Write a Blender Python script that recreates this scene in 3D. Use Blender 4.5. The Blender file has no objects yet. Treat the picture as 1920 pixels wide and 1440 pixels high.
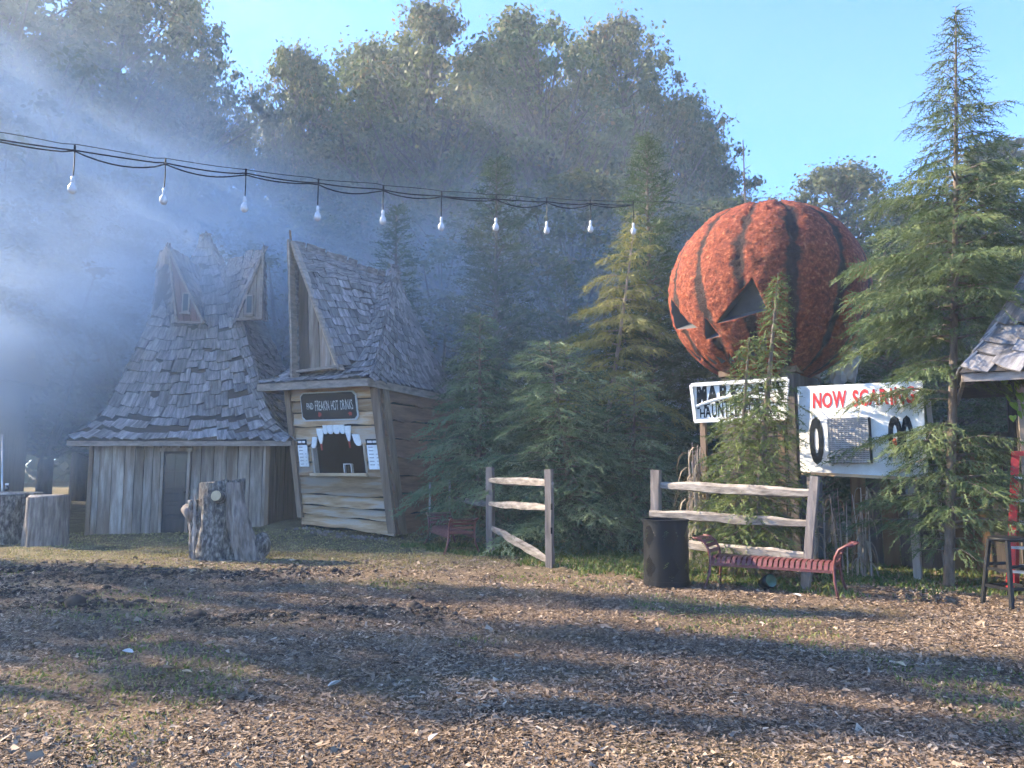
import bpy, bmesh, math, random
import numpy as np
from mathutils import Vector, Matrix, noise

R = math.radians
random.seed(11)
rng = np.random.default_rng(11)
scene = bpy.context.scene
COL = scene.collection

# ------------------------------------------------------------------ camera
FPX, PITCH, EYE = 1443.0, R(6.13), 1.6
cam_data = bpy.data.cameras.new('camera')
cam_data.sensor_width = 36.0
cam_data.lens = 36.0 * FPX / 1920.0
cam_data.clip_start, cam_data.clip_end = 0.05, 3000
cam = bpy.data.objects.new('camera', cam_data)
COL.objects.link(cam)
cam.location = (0, 0, EYE)
cam.rotation_euler = (R(90) + PITCH, 0, 0)
scene.camera = cam

# ------------------------------------------------------------------ sky, sun, exposure
SUN_EL = R(30.0)
SUN_H = Vector((-0.95, 0.31, 0)).normalized()          # horizontal direction towards the sun
SUN_DIR = Vector((SUN_H.x * math.cos(SUN_EL), SUN_H.y * math.cos(SUN_EL), math.sin(SUN_EL)))
world = bpy.data.worlds.new('World')
scene.world = world
world.use_nodes = True
wn = world.node_tree.nodes
sky = wn.new('ShaderNodeTexSky')
sky.sky_type = 'NISHITA'
sky.sun_disc = False
sky.sun_elevation = SUN_EL
sky.sun_rotation = math.atan2(SUN_H.x, SUN_H.y)
sky.air_density = 0.8
sky.dust_density = 0.15
sky.ozone_density = 9.0
wn['Background'].inputs['Strength'].default_value = 0.14
world.node_tree.links.new(sky.outputs[0], wn['Background'].inputs['Color'])
sun_data = bpy.data.lights.new('sun', 'SUN')
sun_data.energy = 5.0
sun_data.angle = R(0.53)
sun_data.color = (1.0, 0.83, 0.61)
sun = bpy.data.objects.new('sun', sun_data)
COL.objects.link(sun)
sun.rotation_euler = (-SUN_DIR).to_track_quat('-Z', 'Y').to_euler()
scene.view_settings.view_transform = 'Standard'
scene.view_settings.look = 'None'
scene.view_settings.exposure = 2.2
scene.view_settings.gamma = 1
scene.render.engine = 'CYCLES'
cy = scene.cycles
cy.use_denoising = True
cy.max_bounces = 5
cy.diffuse_bounces = 3
cy.glossy_bounces = 2
cy.transmission_bounces = 3
cy.transparent_max_bounces = 96
cy.volume_bounces = 1
cy.volume_step_rate = 1.0
cy.volume_max_steps = 256
cy.use_light_tree = False
cy.caustics_reflective = cy.caustics_refractive = False
cy.sample_clamp_indirect = 6
cy.use_adaptive_sampling = True
cy.adaptive_threshold = 0.08
cy.adaptive_min_samples = 16

# ------------------------------------------------------------------ helpers
def ray(px, py):
    u, v = (px - 960) / FPX, (720 - py) / FPX
    return Vector((u, math.cos(PITCH) - v * math.sin(PITCH), math.sin(PITCH) + v * math.cos(PITCH)))

def at(px, py, Y):
    """surveyed point: where a sight line of the photograph meets depth Y"""
    d = ray(px, py)
    return Vector((0, 0, EYE)) + d * (Y / d.y)

def gz(x, y):
    """height of the ground"""
    x = np.asarray(x, float); y = np.asarray(y, float)
    z = 0.36 * np.exp(-((x + 4.3) / 2.3) ** 2 - ((y - 19.3) / 1.7) ** 2)
    z = z + 0.05 * np.exp(-((x + 6.0) / 2.5) ** 2 - ((y - 17.5) / 1.5) ** 2)
    z = z + 0.018 * np.sin(1.3 * x + 0.7 * y) * np.sin(0.9 * y - 0.4 * x) + 0.012 * np.sin(3.1 * x + 1.7) * np.sin(2.7 * y + 0.6 * x)
    for cx, cy_, rx, ry, h in SOIL:
        z = z + h * np.exp(-((x - cx) / rx) ** 2 - ((y - cy_) / ry) ** 2)
    far = np.clip((y - 24) / 30, 0, 1)
    return z + far * 0.8

# dark soil heaps on the yard: x, y, radius x, radius y, height
SOIL = [(-7.2, 12.2, 0.9, 0.35, 0.045), (-6.3, 11.4, 1.0, .3, 0.052), (-4.6, 11.6, 1.1, .3, 0.045), (-3.3, 11.8, .7, .22, 0.039), (-6.4, 10.0, 0.7, .25, 0.039),
        (-2.6, 8.35, .42, .16, 0.058), (-3.2, 8.2, .35, .15, 0.033), (-1.55, 8.85, .4, .18, 0.033), (-1.0, 8.6, .3, .16, 0.026), (-4.9, 9.1, .6, .2, 0.033)]

def g(x, y):
    return float(gz(x, y))

def tag(o, label=None, cat=None, group=None, kind=None):
    if label: o['label'] = label
    if cat: o['category'] = cat
    if group: o['group'] = group
    if kind: o['kind'] = kind
    return o

def empty(name, loc=(0, 0, 0), rz=0.0, label=None, cat=None, group=None):
    o = bpy.data.objects.new(name, None)
    COL.objects.link(o)
    o.location = loc
    o.rotation_euler = (0, 0, rz)
    o.empty_display_size = 0.2
    return tag(o, label, cat, group)

def link(name, me, parent=None, mats=()):
    o = bpy.data.objects.new(name, me)
    COL.objects.link(o)
    if parent is not None: o.parent = parent
    for m in mats: me.materials.append(m)
    return o

class MB:
    """collects shapes, builds ONE mesh object"""
    def __init__(s):
        s.v, s.f, s.m = [], [], []
    def add(s, vs, fs, mi=0):
        b = len(s.v)
        s.v += [tuple(p) for p in vs]
        s.f += [tuple(b + i for i in f) for f in fs]
        s.m += [mi] * len(fs)
        return s
    def box(s, c, size, M=None, mi=0):
        hx, hy, hz = size[0] / 2, size[1] / 2, size[2] / 2
        vs = [Vector((x, y, z)) for x in (-hx, hx) for y in (-hy, hy) for z in (-hz, hz)]
        c = Vector(c)
        vs = [(M @ p if M else p) + c for p in vs]
        return s.add(vs, [(0, 1, 3, 2), (4, 6, 7, 5), (0, 4, 5, 1), (2, 3, 7, 6), (0, 2, 6, 4), (1, 5, 7, 3)], mi)
    def beam(s, p, q, w, h, up=(0, 0, 1), mi=0, segs=1, jit=0.0, taper=1.0):
        """bar from p to q; w across, h along up"""
        p, q = Vector(p), Vector(q)
        d = (q - p).normalized()
        side = d.cross(Vector(up))
        if side.length < 1e-4: side = d.cross(Vector((1, 0, 0)))
        side.normalize()
        u = side.cross(d).normalized()
        vs = []
        for i in range(segs + 1):
            t = i / segs
            k = 1 + (taper - 1) * t
            c = p.lerp(q, t)
            for a, b in ((-1, -1), (1, -1), (1, 1), (-1, 1)):
                j = side * random.uniform(-jit, jit) + u * random.uniform(-jit, jit)
                vs.append(c + side * (a * w / 2 * k) + u * (b * h / 2 * k) + j)
        fs = [(3, 2, 1, 0)]
        for i in range(segs):
            b = i * 4
            fs += [(b + k, b + (k + 1) % 4, b + 4 + (k + 1) % 4, b + 4 + k) for k in range(4)]
        b = segs * 4
        fs.append((b, b + 1, b + 2, b + 3))
        return s.add(vs, fs, mi)
    def tube(s, pts, rad, n=6, mi=0, cap=True):
        pts = [Vector(p) for p in pts]
        if not hasattr(rad, '__len__'): rad = [rad] * len(pts)
        vs, fs = [], []
        ref = Vector((0.13, 0.21, 0.97))
        for i, p in enumerate(pts):
            d = (pts[min(i + 1, len(pts) - 1)] - pts[max(i - 1, 0)]).normalized()
            a = d.cross(ref)
            if a.length < 0.05: a = d.cross(Vector((1, 0, 0)))
            a.normalize()
            b = d.cross(a)
            for k in range(n):
                t = 2 * math.pi * k / n
                vs.append(p + (a * math.cos(t) + b * math.sin(t)) * rad[i])
        for i in range(len(pts) - 1):
            for k in range(n):
                fs.append((i * n + k, i * n + (k + 1) % n, (i + 1) * n + (k + 1) % n, (i + 1) * n + k))
        if cap:
            fs.append(tuple(range(n))[::-1])
            fs.append(tuple((len(pts) - 1) * n + k for k in range(n)))
        return s.add(vs, fs, mi)
    def plate(s, pts, off, mi=0):
        """polygon pts (3D, planar) extruded by vector off"""
        off = Vector(off)
        n = len(pts)
        vs = [Vector(p) for p in pts] + [Vector(p) + off for p in pts]
        fs = [tuple(range(n))[::-1], tuple(range(n, 2 * n))]
        fs += [(i, (i + 1) % n, n + (i + 1) % n, n + i) for i in range(n)]
        return s.add(vs, fs, mi)
    def lathe(s, prof, n=24, c=(0, 0, 0), mi=0):
        vs, fs = [], []
        for r, z in prof:
            for k in range(n):
                t = 2 * math.pi * k / n
                vs.append((c[0] + r * math.cos(t), c[1] + r * math.sin(t), c[2] + z))
        for i in range(len(prof) - 1):
            for k in range(n):
                fs.append((i * n + k, i * n + (k + 1) % n, (i + 1) * n + (k + 1) % n, (i + 1) * n + k))
        return s.add(vs, fs, mi)
    def build(s, name, mat, parent=None, smooth=False, xf=None, bevel=0.0):
        me = bpy.data.meshes.new(name)
        vs = [tuple(xf(Vector(p))) for p in s.v] if xf else s.v
        me.from_pydata(vs, [], s.f)
        mats = mat if isinstance(mat, (list, tuple)) else [mat]
        if len(mats) > 1: me.polygons.foreach_set('material_index', s.m)
        if smooth: me.polygons.foreach_set('use_smooth', [True] * len(s.f))
        bm = bmesh.new(); bm.from_mesh(me)
        bmesh.ops.recalc_face_normals(bm, faces=bm.faces)
        bm.to_mesh(me); bm.free()
        o = link(name, me, parent, mats)
        if bevel:
            m = o.modifiers.new('bevel', 'BEVEL'); m.width = bevel; m.segments = 1; m.limit_method = 'ANGLE'
        return o

def npmesh(name, verts, faces, mat, parent=None, hue=None, smooth=False):
    """big mesh straight from arrays; hue = one number per vertex, read by the material as its own colour variation"""
    verts = np.asarray(verts, np.float32); faces = np.asarray(faces, np.int32)
    me = bpy.data.meshes.new(name)
    k = faces.shape[1]
    me.vertices.add(len(verts)); me.vertices.foreach_set('co', verts.ravel())
    me.loops.add(faces.size); me.loops.foreach_set('vertex_index', faces.ravel())
    me.polygons.add(len(faces)); me.polygons.foreach_set('loop_start', np.arange(0, faces.size, k, dtype=np.int32))
    if smooth: me.polygons.foreach_set('use_smooth', np.ones(len(faces), bool))
    if hue is not None:
        a = me.attributes.new('hue', 'FLOAT', 'POINT'); a.data.foreach_set('value', np.asarray(hue, np.float32))
    me.update(calc_edges=True)
    return link(name, me, parent, [mat])

def instance(o, name, M, parent):
    c = bpy.data.objects.new(name, o if isinstance(o, bpy.types.Mesh) else o.data)
    COL.objects.link(c); c.parent = parent; c.matrix_local = M
    return c

def copy_tree(o, parent=None):
    c = o.copy(); COL.objects.link(c); c.parent = parent
    for ch in o.children: copy_tree(ch, c)
    return c

# ------------------------------------------------------------------ materials
def surf(name, stops, nscale=4.0, stretch=(1, 1, 1), detail=6, rough=0.85, spec=0.25, bump=0.3, bumpd=0.01, objrand=0.0,
         attr=False, transl=0.0, stain=None, metal=0.0, space='Object', contrast=(0.3, 0.7)):
    """noise-driven colour ramp + bump; objrand varies lightness per object; attr uses the mesh's own 'hue' numbers;
    stain = (colour, scale, amount) adds patches of wear"""
    m = bpy.data.materials.new(name); m.use_nodes = True
    nt = m.node_tree; N = nt.nodes; L = nt.links
    bsdf = N['Principled BSDF']
    bsdf.inputs['Roughness'].default_value = rough
    bsdf.inputs['Specular IOR Level'].default_value = spec
    bsdf.inputs['Metallic'].default_value = metal
    tc = N.new('ShaderNodeTexCoord'); mp = N.new('ShaderNodeMapping')
    mp.inputs['Scale'].default_value = stretch
    L.new(tc.outputs[space], mp.inputs[0])
    no = N.new('ShaderNodeTexNoise'); no.inputs['Scale'].default_value = nscale; no.inputs['Detail'].default_value = detail
    no.inputs['Roughness'].default_value = 0.62
    vec = mp.outputs[0]
    if objrand:
        oi = N.new('ShaderNodeObjectInfo')
        va = N.new('ShaderNodeVectorMath'); va.operation = 'MULTIPLY_ADD'
        cx = N.new('ShaderNodeCombineXYZ')
        for i in range(3): L.new(oi.outputs['Random'], cx.inputs[i])
        L.new(cx.outputs[0], va.inputs[0]); va.inputs[1].default_value = (37, 53, 71); L.new(mp.outputs[0], va.inputs[2])
        vec = va.outputs[0]
    L.new(vec, no.inputs['Vector'])
    ramp = N.new('ShaderNodeValToRGB')
    el = ramp.color_ramp.elements
    n = len(stops)
    for i, c in enumerate(stops):
        pos = i / (n - 1) if n > 1 else 0
        e = el[i] if i < 2 else el.new(pos)
        e.position = pos; e.color = (*c, 1)
    src = None
    mr = N.new('ShaderNodeMapRange')
    mr.inputs['From Min'].default_value, mr.inputs['From Max'].default_value = contrast
    L.new(no.outputs['Fac'], mr.inputs['Value'])
    src = mr.outputs[0]
    if attr:
        at_ = N.new('ShaderNodeAttribute'); at_.attribute_name = 'hue'
        src = at_.outputs['Fac']
    L.new(src, ramp.inputs[0])
    col = ramp.outputs[0]
    if stain:
        n2 = N.new('ShaderNodeTexNoise'); n2.inputs['Scale'].default_value = stain[1]; n2.inputs['Detail'].default_value = 5
        L.new(vec if objrand else tc.outputs[space], n2.inputs['Vector'])
        m2 = N.new('ShaderNodeMapRange'); m2.inputs['From Min'].default_value = 0.48; m2.inputs['From Max'].default_value = 0.66
        m2.inputs['To Max'].default_value = stain[2]
        L.new(n2.outputs['Fac'], m2.inputs['Value'])
        mx = N.new('ShaderNodeMix'); mx.data_type = 'RGBA'
        L.new(m2.outputs[0], mx.inputs['Factor']); L.new(col, mx.inputs[6]); mx.inputs[7].default_value = (*stain[0], 1)
        col = mx.outputs[2]
    if objrand:
        hs = N.new('ShaderNodeHueSaturation')
        mr2 = N.new('ShaderNodeMapRange'); mr2.inputs['To Min'].default_value = 1 - objrand; mr2.inputs['To Max'].default_value = 1 + objrand
        L.new(oi.outputs['Random'], mr2.inputs['Value']); L.new(mr2.outputs[0], hs.inputs['Value'])
        L.new(col, hs.inputs['Color']); col = hs.outputs[0]
    L.new(col, bsdf.inputs['Base Color'])
    if bump:
        b = N.new('ShaderNodeBump'); b.inputs['Strength'].default_value = bump; b.inputs['Distance'].default_value = bumpd
        L.new(no.outputs['Fac'], b.inputs['Height']); L.new(b.outputs[0], bsdf.inputs['Normal'])
    if transl:
        out = N['Material Output']
        tr = N.new('ShaderNodeBsdfTranslucent'); L.new(col, tr.inputs['Color'])
        ms = N.new('ShaderNodeMixShader'); ms.inputs[0].default_value = transl
        L.new(bsdf.outputs[0], ms.inputs[1]); L.new(tr.outputs[0], ms.inputs[2]); L.new(ms.outputs[0], out.inputs[0])
    return m

def plain(name, c, rough=0.6, spec=0.3, metal=0.0):
    v = tuple(x * 0.8 for x in c)
    return surf(name, [v, c], nscale=9, rough=rough, spec=spec, metal=metal, bump=0.08, bumpd=0.004)

WOODV = (7, 7, 0.55)    # grain along z
WOODX = (0.55, 7, 7)    # grain along x
M = {}
M['shingle'] = surf('weathered_shingle', [(.085, .08, .08), (.20, .19, .19), (.34, .32, .31)], nscale=1.6, stretch=(9, 1.2, 9), rough=.8, bump=.6, bumpd=.012, objrand=.34,
                    stain=((.055, .052, .055), 2.2, .5))
M['deck'] = surf('roof_deck', [(.03, .028, .027), (.07, .06, .055)], nscale=3)
M['plank'] = surf('weathered_plank', [(.13, .10, .08), (.27, .22, .18), (.42, .37, .32)], nscale=1.9, stretch=(4.5, 4.5, .6), bump=.5, objrand=.3, stain=((.19, .12, .08), 1.1, .7))
M['plank_red'] = surf('red_plank', [(.14, .075, .06), (.25, .14, .12)], nscale=1.7, stretch=WOODV, bump=.4, objrand=.15)
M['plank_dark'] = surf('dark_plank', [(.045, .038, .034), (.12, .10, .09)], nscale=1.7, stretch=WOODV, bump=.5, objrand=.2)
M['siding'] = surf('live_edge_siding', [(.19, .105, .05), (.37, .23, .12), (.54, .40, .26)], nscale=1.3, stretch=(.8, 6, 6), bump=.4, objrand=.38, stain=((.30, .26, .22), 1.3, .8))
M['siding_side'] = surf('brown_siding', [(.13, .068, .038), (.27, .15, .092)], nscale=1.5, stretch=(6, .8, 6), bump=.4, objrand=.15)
M['post_wood'] = surf('post_wood', [(.13, .085, .055), (.26, .18, .125)], nscale=1.5, stretch=WOODV, bump=.4, objrand=.1)
M['fascia'] = surf('fascia_wood', [(.16, .13, .11), (.36, .30, .25)], nscale=2.0, stretch=(2, 2, 7), bump=.4, objrand=.1)
M['rail'] = surf('split_rail_wood', [(.085, .07, .058), (.225, .195, .165), (.37, .33, .285)], nscale=2.0, stretch=(2.2, 2.2, 9), bump=.6, bumpd=.02, objrand=.12)
M['fence_post'] = surf('fence_post_wood', [(.10, .085, .075), (.25, .215, .19)], nscale=2.0, stretch=(9, 9, .8), bump=.7, bumpd=.02, objrand=.1)
M['door'] = surf('door_paint', [(.035, .036, .038), (.065, .062, .06)], nscale=2.2, stretch=WOODV, rough=.6, bump=.15)
M['glass'] = plain('dark_glass', (.035, .04, .045), rough=.15, spec=.5)
M['inside'] = plain('dark_interior', (.02, .021, .023), rough=.9, spec=.05)
M['black'] = plain('black_paint', (.009, .0095, .011), rough=.5, spec=.15)
M['black_metal'] = plain('black_metal', (.008, .0085, .010), rough=.5, spec=.18)
M['white'] = surf('white_paint', [(.66, .67, .66), (.80, .80, .78)], nscale=3, rough=.6, bump=.05, stain=((.42, .40, .35), 1.6, .6))
M['sign_black'] = plain('sign_black', (.009, .012, .015), rough=.6, spec=.12)
M['lettering'] = plain('grey_lettering', (.55, .58, .58))
M['tooth'] = plain('tooth_white', (.74, .74, .71))
M['red'] = plain('red_paint', (.55, .03, .035), rough=.5)
M['blood'] = plain('blood_red', (.30, .03, .025), rough=.5)
M['bench'] = surf('bench_red_brown', [(.105, .033, .031), (.15, .048, .045)], nscale=12, rough=.45, spec=.4, bump=.05)
M['pale_wood'] = surf('pale_wood', [(.40, .27, .15), (.56, .42, .27)], nscale=1.5, stretch=(1, 6, 6), bump=.2)
M['lumber'] = surf('grey_lumber', [(.24, .19, .15), (.40, .34, .28)], nscale=1.7, stretch=WOODV, bump=.3)
M['panel_brown'] = surf('brown_panel', [(.12, .07, .035), (.20, .125, .065)], nscale=1.7, stretch=WOODV, bump=.3, objrand=.15)
M['bark'] = surf('bark', [(.035, .03, .028), (.13, .115, .10), (.30, .28, .25)], nscale=4.5, stretch=(4, 4, 1.9), bump=1.0, bumpd=.05, contrast=(.34, .66))
M['bare_wood'] = surf('bare_wood', [(.16, .12, .095), (.36, .30, .25), (.48, .42, .36)], nscale=2.2, stretch=(5, 5, .8), bump=.7, bumpd=.02)
M['grey_wood'] = surf('grey_split_wood', [(.07, .055, .045), (.19, .155, .13), (.33, .285, .245)], nscale=2.6, stretch=(5, 5, .7), bump=.9, bumpd=.03)
M['cut_wood'] = surf('cut_wood', [(.45, .32, .18), (.58, .44, .27)], nscale=6, bump=.1)
M['led'] = plain('led_face', (.36, .345, .33), rough=.6)
M['aluminium'] = plain('aluminium', (.42, .43, .45), rough=.35, metal=.7)
M['ladder_red'] = plain('ladder_red', (.50, .03, .022), rough=.4)
M['cable'] = plain('cable_black', (.012, .012, .014), rough=.6)
M['bulb'] = plain('frosted_bulb', (.62, .62, .62), rough=.25, spec=.5)
M['twig'] = surf('conifer_bark', [(.08, .06, .045), (.20, .16, .13)], nscale=5, stretch=(4, 4, 1), bump=.6, bumpd=.02)
M['pale_bark'] = surf('pale_conifer_bark', [(.17, .13, .105), (.36, .30, .26)], nscale=5, stretch=(4, 4, 1), bump=.6, bumpd=.02)
M['trunk'] = surf('tree_bark', [(.05, .042, .036), (.14, .12, .10)], nscale=2.5, stretch=(4, 4, .8), bump=.8, bumpd=.04)
def leafmat(name, stops, transl=.3):
    return surf(name, stops, attr=True, rough=.6, spec=.25, bump=0, transl=transl)
M['leaf'] = leafmat('broadleaf', [(.055, .085, .035), (.085, .12, .046), (.13, .15, .06), (.24, .16, .075)], .42)
M['leaf_olive'] = leafmat('broadleaf_olive', [(.06, .08, .034), (.095, .118, .048), (.15, .15, .062), (.28, .18, .08)], .42)
M['hemlock'] = leafmat('hemlock_needles', [(.045, .078, .042), (.11, .17, .088), (.22, .285, .15)], .32)
M['hemlock_lime'] = leafmat('lime_hemlock_needles', [(.06, .09, .03), (.105, .145, .042), (.17, .20, .06)], .3)
M['yellow_needles'] = leafmat('yellow_needles', [(.14, .14, .04), (.23, .225, .065), (.32, .30, .10)], .35)
M['cedar'] = leafmat('cedar_needles', [(.055, .085, .036), (.095, .135, .052), (.155, .19, .075)], .3)
M['arbor'] = leafmat('arborvitae_sprays', [(.038, .066, .03), (.07, .11, .046), (.12, .165, .068)], .3)
M['chips'] = surf('wood_chips', [(.055, .037, .026), (.125, .087, .058), (.21, .15, .102), (.31, .234, .165), (.46, .38, .285)], attr=True, rough=.85, bump=0)
M['grass'] = leafmat('grass_blades', [(.05, .085, .02), (.10, .15, .035), (.22, .20, .07), (.36, .30, .15)], .3)
M['soil'] = surf('dark_soil', [(.022, .017, .014), (.062, .048, .037)], nscale=6, rough=.95, bump=.6, bumpd=.02)
M['husk'] = surf('dry_husk', [(.10, .08, .055), (.19, .155, .11), (.31, .265, .20)], attr=True, rough=.8, bump=0, transl=.2)
M['vine'] = surf('vine_leaf', [(.11, .20, .02), (.20, .30, .04)], nscale=5, rough=.5, bump=.1, transl=.4)
M['foam'] = surf('grey_foam', [(.40, .38, .36), (.62, .60, .57)], nscale=5, bump=.5)


# ================================================================== GROUND
def ground_material():
    m = bpy.data.materials.new('mulch_ground'); m.use_nodes = True
    nt = m.node_tree; N = nt.nodes; L = nt.links; b = N['Principled BSDF']
    b.inputs['Roughness'].default_value = .95; b.inputs['Specular IOR Level'].default_value = .1
    tc = N.new('ShaderNodeTexCoord')
    def noise_(s, d=6, stretch=None):
        n = N.new('ShaderNodeTexNoise'); n.inputs['Scale'].default_value = s; n.inputs['Detail'].default_value = d
        if stretch:
            mp = N.new('ShaderNodeMapping'); mp.inputs['Scale'].default_value = stretch
            L.new(tc.outputs['Object'], mp.inputs[0]); L.new(mp.outputs[0], n.inputs['Vector'])
        else: L.new(tc.outputs['Object'], n.inputs['Vector'])
        return n
    def ramp(fac, stops):
        r = N.new('ShaderNodeValToRGB')
        for i, (p, c) in enumerate(stops):
            e = r.color_ramp.elements[i] if i < 2 else r.color_ramp.elements.new(p)
            e.position = p; e.color = (*c, 1)
        L.new(fac, r.inputs[0]); return r
    fine = noise_(38, 8)
    mul = ramp(fine.outputs['Fac'], [(.28, (.045, .031, .021)), (.48, (.115, .08, .054)), (.62, (.195, .14, .096)), (.74, (.30, .228, .162))])
    gfine = noise_(55, 6)
    gra = ramp(gfine.outputs['Fac'], [(.3, (.058, .05, .027)), (.52, (.14, .115, .06)), (.7, (.26, .205, .115))])
    big = noise_(.42, 5, (.7, 1.5, 1))
    mk = N.new('ShaderNodeMapRange'); mk.inputs['From Min'].default_value = .50; mk.inputs['From Max'].default_value = .60
    L.new(big.outputs['Fac'], mk.inputs['Value'])
    # worn lawn takes over behind about 12 m
    sx = N.new('ShaderNodeSeparateXYZ'); L.new(tc.outputs['Object'], sx.inputs[0])
    fr = N.new('ShaderNodeMapRange'); fr.inputs['From Min'].default_value = 12.0; fr.inputs['From Max'].default_value = 14.0
    wob = noise_(.8, 4); ad = N.new('ShaderNodeMath'); ad.operation = 'MULTIPLY_ADD'
    ad.inputs[1].default_value = 4; L.new(wob.outputs['Fac'], ad.inputs[0]); 
    sb = N.new('ShaderNodeMath'); sb.operation = 'SUBTRACT'; L.new(sx.outputs['Y'], sb.inputs[0]); sb.inputs[1].default_value = 2.0
    L.new(sb.outputs[0], ad.inputs[2]); L.new(ad.outputs[0], fr.inputs['Value'])
    mxf = N.new('ShaderNodeMath'); mxf.operation = 'MAXIMUM'
    ml = N.new('ShaderNodeMath'); ml.operation = 'MULTIPLY'; ml.inputs[1].default_value = .55; L.new(mk.outputs[0], ml.inputs[0])
    L.new(ml.outputs[0], mxf.inputs[0]); L.new(fr.outputs[0], mxf.inputs[1])
    mx = N.new('ShaderNodeMix'); mx.data_type = 'RGBA'
    L.new(mxf.outputs[0], mx.inputs['Factor']); L.new(mul.outputs[0], mx.inputs[6]); L.new(gra.outputs[0], mx.inputs[7])
    tone = noise_(1.7, 6)
    hs = N.new('ShaderNodeHueSaturation'); tm = N.new('ShaderNodeMapRange')
    tm.inputs['From Min'].default_value = .3; tm.inputs['From Max'].default_value = .7
    tm.inputs['To Min'].default_value = .6; tm.inputs['To Max'].default_value = 1.35
    L.new(tone.outputs['Fac'], tm.inputs['Value']); L.new(tm.outputs[0], hs.inputs['Value']); L.new(mx.outputs[2], hs.inputs['Color'])
    L.new(hs.outputs[0], b.inputs['Base Color'])
    bp = N.new('ShaderNodeBump'); bp.inputs['Strength'].default_value = .9; bp.inputs['Distance'].default_value = .03
    L.new(fine.outputs['Fac'], bp.inputs['Height']); L.new(bp.outputs[0], b.inputs['Normal'])
    return m

def axis(lo, a, b, hi, fine, n):
    """coordinates: coarse outside [a,b], fine inside"""
    t = np.linspace(0, 1, n) ** 2.2
    return np.unique(np.concatenate([a - (a - lo) * t[::-1], np.arange(a, b, fine), b + (hi - b) * t]).round(4))
gx = axis(-600, -13, 11, 600, .12, 16); gy = axis(-200, 2, 24, 1200, .12, 16)
X, Y = np.meshgrid(gx, gy)
fineamp = ((X > -13) & (X < 11) & (Y > 2) & (Y < 24)) * .012
Z = gz(X, Y) + rng.normal(0, 1, X.shape) * fineamp
nx, ny = len(gx), len(gy)
ii = (np.arange(ny - 1)[:, None] * nx + np.arange(nx - 1)[None, :]).ravel()
ground = npmesh('ground', np.stack([X, Y, Z], -1).reshape(-1, 3), np.stack([ii, ii + 1, ii + nx + 1, ii + nx], -1), ground_material(), smooth=True)
tag(ground, kind='structure')

def lowfreq(x, y, s=1.0, ph=0.0):
    return (np.sin(1.7 * s * x + 1.1 * s * y + ph) + np.sin(2.9 * s * y - 1.3 * s * x + 2 * ph + 1) + np.sin(3.7 * s * x + 2.3 * s * y * .7 + 3 * ph)) / 3

def frustum_points(n, y0, y1, xr=.72, power=1.0):
    """random ground points of the yard, denser towards the viewer end y0"""
    u = rng.random(n)
    y = y0 * (y1 / y0) ** (u ** power)
    x = (rng.random(n) * 2 - 1) * (xr * y + .4)
    return x, y

# ---- wood chips: flat splinters lying every which way
def chips(n):
    x, y = frustum_points(n, 3.6, 13.5)
    keep = ~((lowfreq(x, y, .55, .7) > .38) & (rng.random(n) < .75))
    x, y = x[keep], y[keep]; n = len(x)
    L = rng.gamma(1.5, .0047, n) + .004; W = L * rng.uniform(.12, .46, n)
    L *= 1 + .05 * (y - 4); W *= 1 + .05 * (y - 4)
    a = rng.random(n) * 2 * np.pi
    ux, uy = np.cos(a), np.sin(a)
    tz = rng.normal(0, .25, n); tw = rng.normal(0, .4, n)
    z = gz(x, y) + .012 + rng.random(n) * .016
    U = np.stack([ux * L, uy * L, tz * L], -1); V = np.stack([-uy * W, ux * W, tw * W], -1)
    C = np.stack([x, y, z], -1)
    bend = np.stack([0 * z, 0 * z, rng.normal(0, .2, n) * L], -1)
    vs = np.stack([C - U - V, C + U * .9 - V * .5 + bend, C + U + V * .8, C - U * .8 + V + bend], 1).reshape(-1, 3)
    b = np.arange(n)[:, None] * 4
    fs = np.concatenate([b + np.array([[0, 1, 2]]), b + np.array([[0, 2, 3]])])
    tone = np.clip(rng.beta(2.6, 2.8, n) + .12 * lowfreq(x, y, .9, 2.2), 0, 1)
    o = npmesh('wood_chip_litter', vs, fs, M['chips'], hue=np.repeat(tone, 4))
    tag(o, 'brown and tan wood chips strewn over the whole yard', 'wood chips', kind='stuff')
chips(240000)

# ---- grass blades
def blades(name, label, x, y, h, hue):
    n = len(x)
    a = rng.random(n) * 2 * np.pi; lean = rng.normal(0, .5, (n, 2)) * h[:, None]
    w = .004 + .0009 * y
    C = np.stack([x, y, gz(x, y) - .005], -1)
    S = np.stack([np.cos(a) * w, np.sin(a) * w, 0 * w], -1)
    mid = C + np.stack([lean[:, 0] * .35, lean[:, 1] * .35, h * .6], -1)
    tip = C + np.stack([lean[:, 0], lean[:, 1], h], -1)
    vs = np.stack([C - S, C + S, mid + S * .7, mid - S * .7, tip], 1).reshape(-1, 3)
    b = np.arange(n)[:, None] * 5
    fs = np.concatenate([b + np.array([[0, 1, 2]]), b + np.array([[0, 2, 3]]), b + np.array([[3, 2, 4]])])
    o = npmesh(name, vs, fs, M['grass'], hue=np.repeat(np.clip(hue, 0, 1), 5))
    return tag(o, label, 'grass', kind='stuff')

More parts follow.
